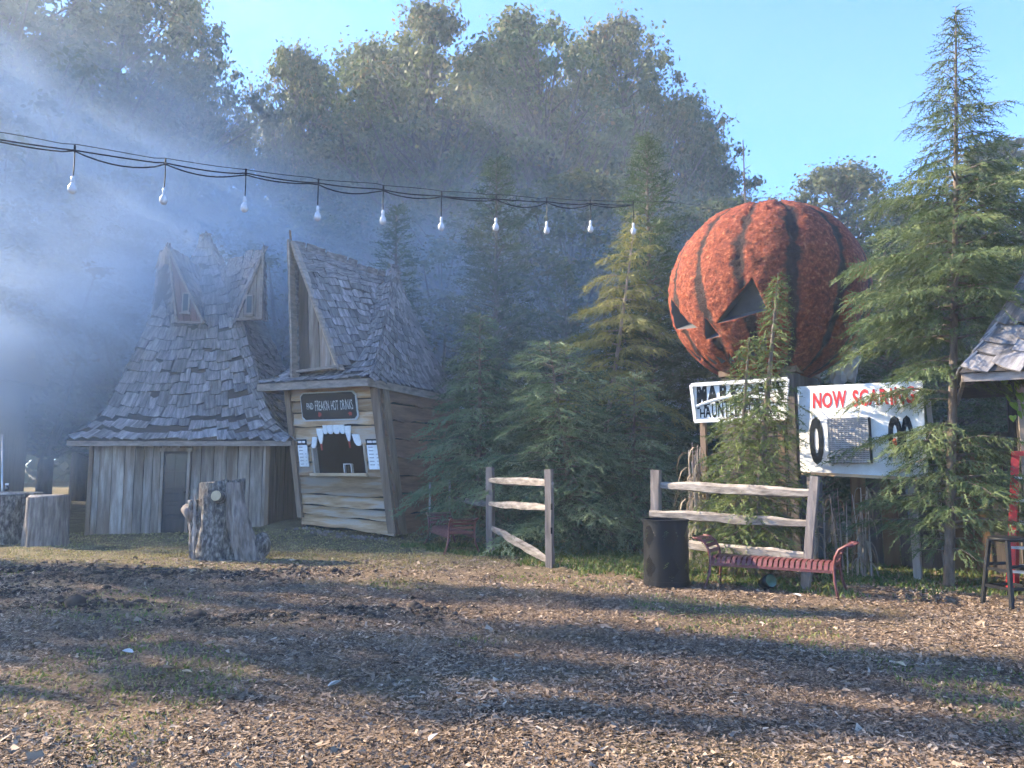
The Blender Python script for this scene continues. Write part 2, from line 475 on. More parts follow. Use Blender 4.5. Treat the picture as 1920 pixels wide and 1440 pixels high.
def lawn():
    # green strip under the conifers and along the rails
    n = 34000
    x = rng.uniform(-2.2, 8, n); y = rng.uniform(9.6, 16.0, n)
    line = np.interp(x, [-2.2, -.6, .6, 2.2, 3.9, 5.4, 8], [15.3, 14.3, 12.4, 11.2, 10.0, 10.1, 9.6])
    keep = (y > line - .25 + .35 * lowfreq(x, y, 1.6)) & (lowfreq(x, y, 1.1, 2.) > -.42)
    x, y = x[keep], y[keep]
    blades('grass', 'green grass growing under the conifers along the rail fences', x, y, rng.uniform(.03, .10, len(x)), rng.beta(1.6, 3.0, len(x)) * .8)
    # straw-coloured worn turf in the middle distance
    n = 46000
    x, y = frustum_points(n, 9.5, 19.0, .62)
    edge = 12.4 + .9 * lowfreq(x, y, .5, 1.3)
    keep = (y > edge) & ~((x > -6.4) & (x < -1) & (y > 17.9))
    x, y = x[keep], y[keep]
    blades('dry_grass', 'straw-coloured worn grass round the tall tree stump', x, y, rng.uniform(.012, .04, len(x)), .58 + .42 * rng.random(len(x)))
    # thin olive patches in the mulch
    n = 42000
    x, y = frustum_points(n, 3.8, 12.0)
    keep = (lowfreq(x, y, .55, .7) > .30) & (rng.random(n) < .8)
    x, y = x[keep], y[keep]
    blades('patchy_grass', 'thin olive grass patches sprouting through the wood chips', x, y, rng.uniform(.012, .045, len(x)), .2 + .7 * rng.random(len(x)))
lawn()

# ---- soil clods on the heaps
def clods():
    ico = [(0, 0, 1)] + [(math.cos(t * 2 * math.pi / 5) * .9, math.sin(t * 2 * math.pi / 5) * .9, .3) for t in range(5)] + [(math.cos((t + .5) * 2 * math.pi / 5) * .8, math.sin((t + .5) * 2 * math.pi / 5) * .8, -.6) for t in range(5)]
    ico = np.array(ico)
    fc = [(0, 1 + t, 1 + (t + 1) % 5) for t in range(5)]
    for t in range(5):
        fc += [(1 + t, 6 + t, 1 + (t + 1) % 5), (1 + (t + 1) % 5, 6 + t, 6 + (t + 1) % 5)]
    fc = np.array(fc)
    vs, fs = [], []
    k = 0
    for cx, cy_, rx, ry, h in SOIL:
        cnt = int(330 * rx * 1.6)
        X_ = rng.normal(cx, rx * .8, cnt); Y_ = rng.normal(cy_, ry * 1.05, cnt)
        for a, b in zip(X_, Y_):
            r = rng.gamma(1.6, .008) + .006
            d = ico * (r * rng.uniform(.6, 1.3, (11, 1))) * np.array([1.3, 1.1, .75])
            t = rng.random() * 6.28
            d = np.stack([d[:, 0] * math.cos(t) - d[:, 1] * math.sin(t), d[:, 0] * math.sin(t) + d[:, 1] * math.cos(t), d[:, 2]], -1)
            vs.append(d + np.array([a, b, g(a, b) + r * .35])); fs.append(fc + k); k += 11
    o = npmesh('soil_clods', np.concatenate(vs), np.concatenate(fs), M['soil'])
    tag(o, 'dark crumbly soil heaped in low patches across the yard', 'soil', kind='stuff')
clods()

# ---- pale fallen leaves and one white scrap that stand out on the chips
def fallen_leaves():
    spots = {(240, 1233): 'blue-grey curled leaf on the mulch in the left foreground', (297, 1242): 'broad pale leaf on the mulch just right of the blue-grey one',
             (350, 1270): 'pale leaf nearest below the broad one in the left foreground', (628, 1288): 'upright tan leaf on the chips below the soil heaps', (240, 1123): 'pale leaf lying at the near edge of the left soil heap',
             (490, 1095): 'long pale leaf on the mulch in front of the tall stump', (812, 1392): 'bright leaf at the bottom centre of the yard', (172, 1408): 'bright square leaf at the bottom left of the yard',
             (1690, 1250): 'small white leaf on the mulch below the stool', (1495, 1120): 'white scrap on the mulch in front of the long bench', (120, 1036): 'pale leaf on the ground before the log stumps'}
    pts = [(0, -1), (.45, -.55), (.62, 0), (.4, .6), (0, 1.1), (-.4, .6), (-.62, 0), (-.45, -.55)]
    for k, ((px, py), lab) in enumerate(spots.items()):
        d = ray(px, py); t = -EYE / d.z
        x, y = d.x * t, d.y * t
        s = random.uniform(.035, .06)
        mb = MB()
        vs = [(p[0] * s, p[1] * s, abs(p[0]) * s * .5 + .1 * s * random.random()) for p in pts] + [(0, 0, -.05 * s)]
        mb.add(vs, [(i, (i + 1) % 8, 8) for i in range(8)])
        o = mb.build('fallen_leaf', M['foam'] if k % 3 == 0 else M['cut_wood'])
        o.location = (x, y, g(x, y) + .035); o.rotation_euler = (random.uniform(-.5, .5), random.uniform(-.5, .5), random.random() * 6.28)
        tag(o, lab, 'leaf', 'fallen leaves on the yard')
fallen_leaves()

# ================================================================== ROOF SHINGLES
def shingle_meshes(tag_, w, l, th, n=7):
    out = []
    for k in range(n):
        mb = MB()
        e = [random.uniform(-.06, .06) * l for _ in range(3)]
        curl = random.uniform(.0, .035) * l; cup = random.uniform(-.02, .02)
        a = w / 2 * random.uniform(.95, 1.0); sk = random.uniform(-.03, .03)
        top = [(-a, e[0], curl + cup), (0, e[1], curl), (a, e[2], curl + cup * .5), (a + sk * w, l * .45, 0), (sk * w, l * .45, cup * .4), (-a + sk * w, l * .45, 0),
               (a * .97, l, -.006), (0, l, -.006), (-a * .97, l, -.006)]
        bot = [(x, y, z - th) for x, y, z in top]
        quads = [(0, 1, 4, 5), (1, 2, 3, 4), (5, 4, 7, 8), (4, 3, 6, 7)]
        fs = quads + [tuple(9 + i for i in q[::-1]) for q in quads]
        ring = [0, 1, 2, 3, 6, 7, 8, 5]
        fs += [(ring[(i + 1) % 8], ring[i], 9 + ring[i], 9 + ring[(i + 1) % 8]) for i in range(8)]
        mb.add(top + bot, fs)
        o = mb.build('shingle', M['shingle'])
        me = o.data; bpy.data.objects.remove(o); out.append(me)
    return out

def lay(P, length_v, expo, width, lift=.02, jit=1.0, trim=0.0):
    """matrices for courses of shingles on a surface P(u,v), u across, v up"""
    res = []
    nc = max(2, int(round(length_v / expo)))
    for c in range(nc):
        v = c / nc + random.uniform(-.12, .12) / nc * jit
        v = max(v, 0.0)
        a, b = Vector(P(0, v)), Vector(P(1, v))
        W = (b - a).length
        n = max(1, int(round(W / width)))
        cuts = [0.0]
        for i in range(n): cuts.append(cuts[-1] + random.uniform(.72, 1.28))
        tot = cuts[-1]
        for i in range(n):
            u = (cuts[i] + cuts[i + 1]) / 2 / tot
            vv = min(max(v + random.uniform(-.22, .22) / nc * jit, 0), .985)
            p = Vector(P(u, vv)); q = Vector(P(u, min(vv + .9 / nc, 1.0)))
            up = q - p
            if up.length < 1e-4: continue
            up.normalize()
            ac = Vector(P(min(u + .02, 1), vv)) - Vector(P(max(u - .02, 0), vv))
            if ac.length < 1e-5: ac = b - a
            ac = (ac - up * ac.dot(up)).normalized()
            nrm = ac.cross(up).normalized()
            Rm = Matrix((ac, up, nrm)).transposed().to_4x4()
            Rm = Rm @ Matrix.Rotation(random.gauss(0, .045) * jit, 4, 'Z') @ Matrix.Rotation(-R(4.5) + random.gauss(0, .02), 4, 'X')
            sx = (cuts[i + 1] - cuts[i]) / tot * W / width * .985
            res.append(Matrix.Translation(p + nrm * (lift + random.uniform(0, .012))) @ Rm @ Matrix.Diagonal((sx, 1, 1, 1)))
    return res

def put_shingles(parent, meshes, mats, limit=300):
    """the first `limit` as pieces of their own, the rest joined"""
    for Mx in mats[:limit]:
        instance(random.choice(meshes), 'shingle', Mx, parent)
    rest = mats[limit:]
    if rest:
        vs, fs, k = [], [], 0
        for Mx in rest:
            me = random.choice(meshes)
            vs += [tuple(Mx @ v.co) for v in me.vertices]
            fs += [tuple(k + i for i in p.vertices) for p in me.polygons]
            k += len(me.vertices)
        me = bpy.data.meshes.new('shingles'); me.from_pydata(vs, [], fs)
        o = link('shingles', me, parent, [M['shingle']]); o['kind'] = 'stuff'

def hip_caps(cf, expo, length, nleft, nright):
    """shakes folded over a hip line cf(v), alternately on either side"""
    res = []
    n = int(length / expo)
    for i in range(n):
        v = i / n
        p, q = Vector(cf(v)), Vector(cf(min(1, v + 1 / n)))
        up = (q - p)
        if up.length < 1e-4: continue
        up.normalize()
        for nn, sg in ((nleft, -1), (nright, 1)):
            nv = (Vector(nn) - up * Vector(nn).dot(up)).normalized()
            ac = up.cross(nv).normalized()
            Rm = Matrix((ac, up, nv)).transposed().to_4x4() @ Matrix.Rotation(random.gauss(0, .08) - sg * .10, 4, 'Z') @ Matrix.Rotation(-R(6) + random.gauss(0, .03), 4, 'X')
            res.append(Matrix.Translation(p + ac * (sg * .085) + nv * (.05 + random.uniform(0, .02))) @ Rm @ Matrix.Diagonal((.62, .85, 1, 1)))
    return res

def poly_profile(pts):
    """(height, fraction) polyline -> functions of arc length 0..1"""
    d = [0]
    for a, b in zip(pts, pts[1:]): d.append(d[-1] + math.hypot(a[0] - b[0], (a[1] - b[1])))
    d = [x / d[-1] for x in d]
    return (lambda v: float(np.interp(v, d, [p[0] for p in pts]))), (lambda v: float(np.interp(v, d, [p[1] for p in pts])))

# ================================================================== WITCH HOUSE (board walls, cat-eared roof)
def witch_house():
    Yf = 18.4
    xl, xr = at(165, 1003, Yf).x, at(499, 997, Yf).x
    depth = 4.0; zt = 2.25
    b = empty('witch_house', ((xl + xr) / 2, Yf + depth / 2, 0), 0, 'weathered board shed with tall grey shingle roof and two pointed dormers like ears', 'shed')
    ox, oy = b.location.x, b.location.y
    xl -= ox; xr -= ox
    hw, hd = (xr - xl) / 2, depth / 2
    wall = MB()                                             # inner sheathing of the four walls
    for (p, q) in (((-hw, -hd), (hw, -hd)), ((hw, -hd), (hw, hd)), ((hw, hd), (-hw, hd)), ((-hw, hd), (-hw, -hd))):
        wall.beam((p[0] * .985, p[1] * .985, zt / 2 - .1), (q[0] * .985, q[1] * .985, zt / 2 - .1), .05, zt + .3)
    w = wall.build('wall', M['plank_dark'], b)
    dl, dr = at(300, 1003, Yf).x - ox, at(350, 1003, Yf).x - ox
    def boards(p0, p1, mat, skip=None):
        p0, p1 = Vector(p0), Vector(p1)
        L = (p1 - p0).length; d = (p1 - p0) / L
        s = 0
        while s < L - .02:
            wd = min(random.uniform(.19, .31), L - s)
            c0, c1 = p0 + d * (s + .009), p0 + d * (s + wd - .009)
            zz0, zz1 = random.uniform(-.06, .02), zt + random.uniform(0, .05)
            if skip and c1.x > skip[0] and c0.x < skip[1]: zz0 = skip[2]
            mb = MB(); t = random.uniform(.016, .042)
            nrm = Vector((d.y, -d.x, 0))
            mb.plate([c0 + Vector((0, 0, zz0)), c1 + Vector((0, 0, zz0 + random.uniform(-.02, .02))), c1 + Vector((random.uniform(-.01, .01), 0, zz1)), c0 + Vector((random.uniform(-.01, .01), 0, zz1))], nrm * t)
            mb.build('plank', mat, w)
            s += wd
    boards((-hw, -hd, 0), (dl - .05, -hd, 0), M['plank'])
    boards((dl - .05, -hd, 0), (dr + .05, -hd, 0), M['plank'], (dl - .06, dr + .06, 1.98))
    boards((dr + .05, -hd, 0), (hw, -hd, 0), M['plank'])
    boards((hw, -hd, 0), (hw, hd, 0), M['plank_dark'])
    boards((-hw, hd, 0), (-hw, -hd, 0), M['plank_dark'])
    for x in (-hw, hw):
        MB().beam((x, -hd - .045, -.1), (x, -hd - .045, zt), .09, .06, (0, 1, 0)).build('corner_post', M['post_wood'], b)
    # door
    door = MB().box(((dl + dr) / 2, -hd - .005, .97), (dr - dl - .02, .05, 1.96)).build('door', M['door'], b)
    dw = dr - dl
    fr = MB()
    for x in (dl, dr): fr.box((x, -hd - .045, .98), (.06, .06, 1.98))
    fr.box(((dl + dr) / 2, -hd - .045, 2.0), (dw + .14, .06, .08)); fr.build('door_frame', M['plank'], door)
    cx = (dl + dr) / 2
    for x in (-.24, .24):
        for z in (1.3, 1.7):
            MB().box((cx + x * dw * .85, -hd - .035, z), (dw * .36, .014, .36)).build('pane', M['glass'], door)
    for z, h in ((.88, .2), (.58, .22), (.25, .28)):
        MB().box((cx, -hd - .036, z), (dw * .74, .016, h)).build('door_panel', M['door'], door, bevel=.006)
    MB().tube([(cx + dw * .4, -hd - .04, 1.0), (cx + dw * .4, -hd - .09, 1.0)], .022, 8).build('handle', M['black_metal'], door)
    # roof: flared hip running up into a leaning spire
    zf, sf = poly_profile([(2.22, 1.0), (2.42, .90), (2.85, .76), (3.9, .62), (5.35, .44), (6.3, .26), (7.78, .015)])
    ex0, ex1 = at(122, 818, Yf - .5).x - ox, at(547, 818, Yf - .5).x - ox
    ax = at(385, 447, oy).x - ox
    cx0, ea = (ex0 + ex1) / 2, (ex1 - ex0) / 2
    ed = hd + .5
    def corner(sx, sy, v):
        s = sf(v); z = zf(v)
        cxx = cx0 + (ax - cx0) * (1 - s) ** 1.2
        return Vector((cxx + sx * ea * s, sy * ed * s, z))
    deck = MB()
    K = 14
    ring = [[corner(sx, sy, k / K) - Vector((0, 0, .02)) for sx, sy in ((-1, -1), (1, -1), (1, 1), (-1, 1))] for k in range(K + 1)]
    for k in range(K):
        for i in range(4):
            deck.add([ring[k][i], ring[k][(i + 1) % 4], ring[k + 1][(i + 1) % 4], ring[k + 1][i]], [(0, 1, 2, 3)])
    deck.add(ring[0], [(3, 2, 1, 0)])
    roof = deck.build('roof', M['deck'], b)
    fas = MB()
    for i in range(4):
        p, q = corner(*((-1, -1), (1, -1), (1, 1), (-1, 1))[i], 0), corner(*((1, -1), (1, 1), (-1, 1), (-1, -1))[i], 0)
        fas.beam(p * .985 + Vector((0, 0, -.05)), q * .985 + Vector((0, 0, -.05)), .03, .12)
    fas.build('fascia', M['fascia'], roof)
    S = shingle_meshes('w', .30, .50, .016)
    faces = []
    for (a, c) in (((-1, -1), (1, -1)), ((1, -1), (1, 1)), ((-1, 1), (-1, -1)), ((1, 1), (-1, 1))):
        faces.append(lay(lambda u, v, a=a, c=c: corner(*a, v).lerp(corner(*c, v), u), 6.0, .31, .30))
    # ears
    ears = []
    def P(px, py, Yw): return at(px, py, Yw) - Vector((ox, oy, 0))
    yf = oy - 1.55
    left = dict(A=P(318, 470, yf), B=P(334, 606, yf + .1), C=P(383, 606, yf + .1), R=P(384, 520, oy - .3), D=P(402, 640, oy - .55), O1=P(296, 490, oy - .1), O0=P(284, 604, oy - .1), mat=M['plank_red'], win=(349, 567))
    right = dict(A=P(495, 477, yf), B=P(491, 600, yf + .1), C=P(445, 600, yf + .1), R=P(398, 520, oy - .3), D=P(420, 640, oy - .55), O1=P(497, 500, oy - .1), O0=P(500, 602, oy - .1), mat=M['plank'], win=(468, 571))
    for e in (left, right):
        A, B, C, R_, D = e['A'], e['B'], e['C'], e['R'], e['D']
        d = MB()
        d.add([A, C, D, R_, B, e['O1'], e['O0']], [(0, 1, 2, 3), (0, 5, 6, 4), (0, 3, 5), (4, 1, 0)])
        dm = d.build('dormer', M['deck'], b)
        # front boards with a gap between each
        nb = 4
        for k in range(nb):
            t0, t1 = k / nb + .012, (k + 1) / nb - .012
            x0, x1 = B.lerp(C, t0), B.lerp(C, t1)
            y0, y1 = A.lerp(C, t0) if e is left else A.lerp(C, t0), A.lerp(C, t1)
            MB().plate([x0, x1, y1, y0], (0, -.03, 0)).build('plank', e['mat'], dm)
        wp = P(*e['win'], yf - .02)
        f = MB().box(wp, (.2, .05, .5)).build('window', M['plank'], dm)
        MB().box(wp + Vector((0, -.02, 0)), (.12, .03, .42)).build('pane', M['glass'], dm)
        MB().box(wp + Vector((0, -.03, -.28)), (.26, .09, .04)).build('sill', M['plank'], dm)
        for p, q in ((A, C), (A, B), (B, C)):
            MB().beam(p + Vector((0, -.06, .02)), q + Vector((0, -.06, .0)), .05, .10, (0, 1, 0)).build('trim', M['fascia'], dm)
        s = 1 if e is left else -1
        if e is left: ears += lay(lambda u, v: C.lerp(D, u).lerp(A.lerp(R_, u), v), 2.4, .30, .28)
        else: ears += lay(lambda u, v: D.lerp(C, u).lerp(R_.lerp(A, u), v), 2.4, .30, .28)
        O0, O1 = e['O0'], e['O1']
        if e is left: ears += lay(lambda u, v: O0.lerp(B, u).lerp(O1.lerp(A, u), v), 2.0, .30, .30)
        else: ears += lay(lambda u, v: B.lerp(O0, u).lerp(A.lerp(O1, u), v), 2.0, .30, .30)
    front = faces[0]; side = faces[1]
    caps = hip_caps(lambda v: corner(1, -1, v * .62), .3, 3.9, (0, -1, .6), (1, 0, .6))
    put_shingles(roof, S, caps + front + ears + side + faces[2] + faces[3])
    MB().tube([corner(0, 0, .97), corner(0, 0, 1.0) + Vector((0, 0, .14))], [.06, .02], 6).build('finial', M['plank'], roof)
witch_house()

# ================================================================== DRINKS HUT (leaning, live-edge siding)
def drinks_hut():
    rz = -R(24)
    C0 = at(742, 998, 17.0)
    b = empty('drinks_hut', C0, rz, 'leaning wooden drinks hut with toothed serving window and crooked shingle roof', 'hut')
    Wd, Dp, Ht, LEAN = 2.47, 3.7, 3.28, .56
    def sh(p): return Vector((p.x - LEAN * p.z / 3.3, p.y, p.z))
    # inner shell: floor, back, left, right, ceiling -> a dark room behind the hatch
    sh_m = MB()
    sh_m.box((-Wd / 2, Dp - .05, Ht / 2), (Wd - .1, .06, Ht)).box((-Wd + .05, Dp / 2, Ht / 2), (.06, Dp - .1, Ht)).box((-.05, Dp / 2, Ht / 2), (.06, Dp - .1, Ht))
    sh_m.box((-Wd / 2, Dp / 2, .03), (Wd - .1, Dp - .1, .06)).box((-Wd / 2, Dp / 2, Ht - .03), (Wd - .1, Dp - .1, .05))
    wx0, wx1, wz0, wz1 = -1.99, -.51, 1.24, 1.84     # hatch
    wtop = 2.30
    sh_m.box((-Wd / 2, .06, wz0 / 2), (Wd - .1, .04, wz0)).box((-Wd / 2, .06, (wtop + Ht) / 2), (Wd - .1, .04, Ht - wtop))
    sh_m.box(((-Wd + wx0) / 2, .06, (wz0 + wtop) / 2), (Wd + wx0, .04, wtop - wz0)).box((wx1 / 2, .06, (wz0 + wtop) / 2), (-wx1 - .02, .04, wtop - wz0))
    w = sh_m.build('wall', M['inside'], b, xf=sh)
    def arch(x):
        """underside of the mouth-shaped hatch top"""
        return float(np.interp(x, [wx0, wx0 + .02, wx0 + .28, wx0 + .45, wx1 - .42, wx1 - .22, wx1 - .02, wx1], [wz1 + .05, wz1 + .1, 2.17, 2.27, 2.27, 2.14, wz1 + .08, wz1]))
    def wavy(x0, x1, ztop, zbot, amp, n=14, base=None):
        ph = random.random() * 9
        xs = [x0 + (x1 - x0) * i / n for i in range(n + 1)]
        zb = [zbot + amp * (math.sin(x * 3.1 + ph) * .6 + math.sin(x * 7.3 + 2 * ph) * .4) for x in xs]
        return xs, zb
    def board(xs, zts, zbs, mat, tf=.035, tb=.012, side=False):
        """lapped board, thicker at its lower edge"""
        mb = MB(); n = len(xs)
        F = lambda x, t, z: (x, -t, z) if not side else (t, x, z)
        vs = []
        for x, zt_, zb_ in zip(xs, zts, zbs):
            vs += [F(x, 0, zt_), F(x, tb, zt_), F(x, tf, zb_), F(x, 0, zb_)]
        fs = [(0, 1, 2, 3), tuple(4 * (n - 1) + k for k in (3, 2, 1, 0))]
        for i in range(n - 1):
            a, c = 4 * i, 4 * i + 4
            fs += [(a + k, c + k, c + (k + 1) % 4, a + (k + 1) % 4) for k in range(4)]
        mb.add(vs, fs)
        return mb.build('siding_board', mat, w, xf=sh)
    # front courses from the ground up: (bottom, top); the bottom courses tilt
    def tilt(x): return -.11 * (x / Wd)
    L, Rr = -Wd, 0.0
    for z0, z1 in ((-.06, .20), (.22, .44), (.47, .72), (.75, 1.20)):
        xs, zb = wavy(L, Rr, z1, z0, .026, 20)
        k = max(0, 1 - z0 / 1.1)
        zb = [z + tilt(x) * k * 1.6 for x, z in zip(xs, zb)]
        zt_ = [z1 + tilt(x) * k * 1.2 for x in xs]
        board(xs, zt_, zb, M['siding'], tf=.085)
    for x0, x1 in ((L, wx0 - .01), (wx1 + .01, Rr)):
        for z0, z1 in ((1.22, 1.50), (1.53, 1.88)):
            xs, zb = wavy(x0, x1, z1, z0, .03, 6); board(xs, [z1] * len(xs), zb, M['siding'], tf=.085)
    xs, zb = wavy(L, Rr, 2.35, 1.91, .03, 40)
    zb = [max(z, arch(x)) if wx0 < x < wx1 else z for x, z in zip(xs, zb)]
    board(xs, [2.33] * len(xs), zb, M['siding'], tf=.085)
    for z0, z1 in ((2.36, 2.66), (2.69, 2.94), (2.97, 3.28)):
        xs, zb = wavy(L, Rr, z1, z0, .03); board(xs, [z1] * len(xs), zb, M['siding'], tf=.085)
    # right side wall, live-edge boards running back
    z = -.05
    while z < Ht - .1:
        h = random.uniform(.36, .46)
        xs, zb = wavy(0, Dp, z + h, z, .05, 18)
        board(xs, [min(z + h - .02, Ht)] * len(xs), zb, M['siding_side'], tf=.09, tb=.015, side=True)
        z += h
    for sx in (-Wd - .06,):
        z = 0
        while z < Ht - .1:
            MB().box((sx, Dp / 2, z + .2), (.03, Dp, .42)).build('siding_board', M['siding_side'], w, xf=sh); z += .4
    # corner posts
    for x, wd in ((-Wd - .0, .13), (-.02, .2)):
        MB().beam((x, -.09, -.02 if x > -1 else .26), (x, -.09, Ht), wd, .09, (0, 1, 0)).build('corner_post', M['post_wood'], b, xf=sh)
    MB().beam((.07, .16, -.05), (.07, .16, Ht), .09, .24, (0, 1, 0)).build('corner_post', M['post_wood'], b, xf=sh)
    # hatch: sill, jamb, teeth
    MB().box(((wx0 + wx1) / 2, -.07, wz0), (wx1 - wx0 + .06, .22, .07)).build('sill', M['pale_wood'], b, xf=sh, bevel=.008)
    for x in (wx0 + .02, wx1 - .02):
        MB().box((x, .03, (wz0 + wz1) / 2 + .1), (.05, .16, wz1 - wz0 + .3)).build('jamb', M['lumber'], b, xf=sh)
    tx = wx0 + .09; total = wx1 - wx0 - .18
    widths = [.14, .19, .12, .17, .18, .14, .18, .20]
    sc_ = total / sum(widths); kinds = 'sfmmmmfs'
    for wd, kd in zip(widths, kinds):
        wd *= sc_; c = tx + wd / 2
        top = arch(c) + .10; ln = {'s': .26, 'f': .40, 'm': .21}[kd]
        h2 = wd * .47
        if kd == 'f': prof = [(-h2, top), (-h2 * .95, top - ln * .35), (-h2 * .5, top - ln * .72), (-.01, top - ln), (h2 * .5, top - ln * .7), (h2 * .95, top - ln * .3), (h2, top)]
        else: prof = [(-h2, top), (-h2, top - ln * .7), (-h2 * .6, top - ln * .96), (0, top - ln), (h2 * .6, top - ln * .96), (h2, top - ln * .7), (h2, top)]
        if kd == 's':
            sg = -1 if c < (wx0 + wx1) / 2 else 1
            prof = [(x + sg * (top - zz) * .25, zz - .06) for x, zz in prof]
        t = MB().plate([(c + x, -.085, zz) for x, zz in prof], (0, .03, 0)).build('tooth', M['tooth'], b, xf=sh)
        if kd == 'f':
            MB().plate([(c - .02, -.088, top - ln + .05), (c + .02, -.088, top - ln + .05), (c + .012, -.088, top - ln - .1), (c - .012, -.088, top - ln - .1)], (0, .034, 0)).build('blood_drip', M['blood'], t, xf=sh)
        tx += wd
    # napkin holder on the counter
    nb = MB()
    for x in (-.1, .1): nb.box((wx1 - .62 + x, .12, wz0 + .14), (.02, .08, .2))
    nb.box((wx1 - .62, .12, wz0 + .24), (.22, .08, .02))
    nap = nb.build('napkin_holder', M['aluminium'], None, xf=sh)
    nap.location = b.location; nap.rotation_euler = b.rotation_euler
    tag(nap, 'small grey metal napkin holder standing on the hatch counter', 'napkin holder')
    # black sign above the hatch
    s = empty('drinks_sign', C0, rz, 'black chamfered drinks sign with pale spooky lettering above the serving hatch', 'sign')
    x0, x1, z0, z1 = -2.11, -.54, 2.47, 3.14
    def cham(x0, x1, z0, z1, c): return [(x0 + c, z0), (x1 - c, z0), (x1, z0 + c), (x1, z1 - c), (x1 - c, z1), (x0 + c, z1), (x0, z1 - c), (x0, z0 + c)]
    def ty(y): return lambda p: sh(Vector((p.x, p.y + (p.z - 2.5) * .0, p.z)))
    MB().plate([(x, -.10, z) for x, z in cham(x0, x1, z0, z1, .08)], (0, .04, 0)).build('border', M['lettering'], s, xf=sh)
    MB().plate([(x, -.115, z) for x, z in cham(x0 + .03, x1 - .03, z0 + .03, z1 - .03, .075)], (0, .03, 0)).build('face', M['sign_black'], s, xf=sh)
    letters(s, 'FND', .155, (x0 + .17, -.119, z0 + .27), M['lettering'], sh, condense=.62, name='lettering', jit=.06)
    letters(s, 'FREAKIN HOT DRINKS', .235, (x0 + .41, -.119, z0 + .24), M['lettering'], sh, condense=.415, name='lettering', jit=.07, bold=.004)
    for cx, r in ((x0 + .52, .055), (x1 - .2, .05)):
        MB().plate([(cx + r * math.cos(t) * random.uniform(.6, 1.3), -.117, z0 + .14 + r * math.sin(t) * random.uniform(.6, 1.2)) for t in np.linspace(0, 2 * math.pi, 14)[:-1]], (0, .002, 0)).build('red_splash', M['blood'], s, xf=sh)
    # menus
    for k, (x0, x1, z0, z1) in enumerate(((-2.34, -2.08, 1.42, 2.04), (-.42, -.12, 1.36, 2.02))):
        mn = empty('menu_board', C0, rz, ('narrow white menu board with black heading beside the left jamb of the hatch', 'white menu board with black heading beside the right corner post of the hut')[k], 'menu')
        MB().box(((x0 + x1) / 2, -.075, (z0 + z1) / 2), (x1 - x0, .03, z1 - z0)).build('sheet', M['white'], mn, xf=sh)
        MB().box(((x0 + x1) / 2, -.092, z1 - .055), (x1 - x0 + .02, .008, .13)).build('heading', M['sign_black'], mn, xf=sh)
        hb = MB()
        for a, c in ((.1, .5), (.58, .9)): hb.box((x0 + (a + c) / 2 * (x1 - x0), -.098, z1 - .05), ((c - a) * (x1 - x0), .004, .05))
        hb.build('heading_print', M['white'], mn, xf=sh)
        lb = MB()
        for i in range(6):
            z = z1 - .17 - i * .078
            lb.box((x0 + .33 * (x1 - x0), -.092, z), (.4 * (x1 - x0), .004, .022))
            if i > 1: lb.box((x0 + .82 * (x1 - x0), -.092, z), (.12 * (x1 - x0), .004, .022))
        lb.build('print', M['led'], mn, xf=sh)
    # ---- roof
    ze = 3.36
    zf, sf = poly_profile([(ze, 1.0), (ze + .16, .86), (ze + .5, .70), (ze + 1.1, .50), (ze + 2.0, .25), (ze + 3.0, .015)])
    ex0, ex1, ey0, ey1 = -3.55, -.40, -.57, 4.15
    ax, ay = -1.30, 1.77
    mx, my, hx, hy = (ex0 + ex1) / 2, (ey0 + ey1) / 2, (ex1 - ex0) / 2, (ey1 - ey0) / 2
    def corner(sx, sy, v):
        s_ = sf(v); k = (1 - s_)
        return Vector((mx + (ax - mx) * k + sx * hx * s_, my + (ay - my) * k + sy * hy * s_, zf(v) - (.10 * (sx + 1) / 2 * (sy + 1) / 2) * s_))
    deck = MB(); K = 12
    cs = ((-1, -1), (1, -1), (1, 1), (-1, 1))
    ring = [[corner(sx, sy, k / K) - Vector((0, 0, .02)) for sx, sy in cs] for k in range(K + 1)]
    for k in range(K):
        for i in range(4): deck.add([ring[k][i], ring[k][(i + 1) % 4], ring[k + 1][(i + 1) % 4], ring[k + 1][i]], [(0, 1, 2, 3)])
    deck.add(ring[0], [(3, 2, 1, 0)])
    roof = deck.build('roof', M['deck'], b)
    for i in range(4):
        p, q = corner(*cs[i], 0), corner(*cs[(i + 1) % 4], 0)
        c = Vector((mx, my, ze))
        p2, q2 = p + (c - p) * .015 + Vector((0, 0, -.10)), q + (c - q) * .015 + Vector((0, 0, -.10))
        MB().beam(p2, q2, .035, .18, segs=6, jit=.004).build('fascia', M['fascia'], roof)
    S = shingle_meshes('t', .30, .36, .016)
    fr = lay(lambda u, v: corner(-1, -1, v).lerp(corner(1, -1, v), u), 3.6, .21, .30, jit=1.2)
    rt = lay(lambda u, v: corner(1, -1, v).lerp(corner(1, 1, v), u), 3.7, .205, .30, jit=1.2)
    lf = lay(lambda u, v: corner(-1, 1, v).lerp(corner(-1, -1, v), u), 3.6, .21, .30)
    bk = lay(lambda u, v: corner(1, 1, v).lerp(corner(-1, 1, v), u), 3.6, .21, .30)
    # ---- great fin-shaped dormer on the front slope
    A, Bq, C = Vector((-2.67, -.3, 6.62)), Vector((-2.48, -.3, 3.55)), Vector((-1.30, -.3, 3.62))
    Rg = Vector((-1.62, 1.95, 6.22)); D = Vector((-.9, 1.6, 4.6)); Lb = Vector((-2.75, 1.95, 3.9))
    dm = MB().add([A, C, D, Rg, Bq, Lb], [(0, 1, 2, 3), (4, 0, 3, 5)]).add([A, Bq, C], [(0, 1, 2)]).build('dormer', M['deck'], b)
    n = 4
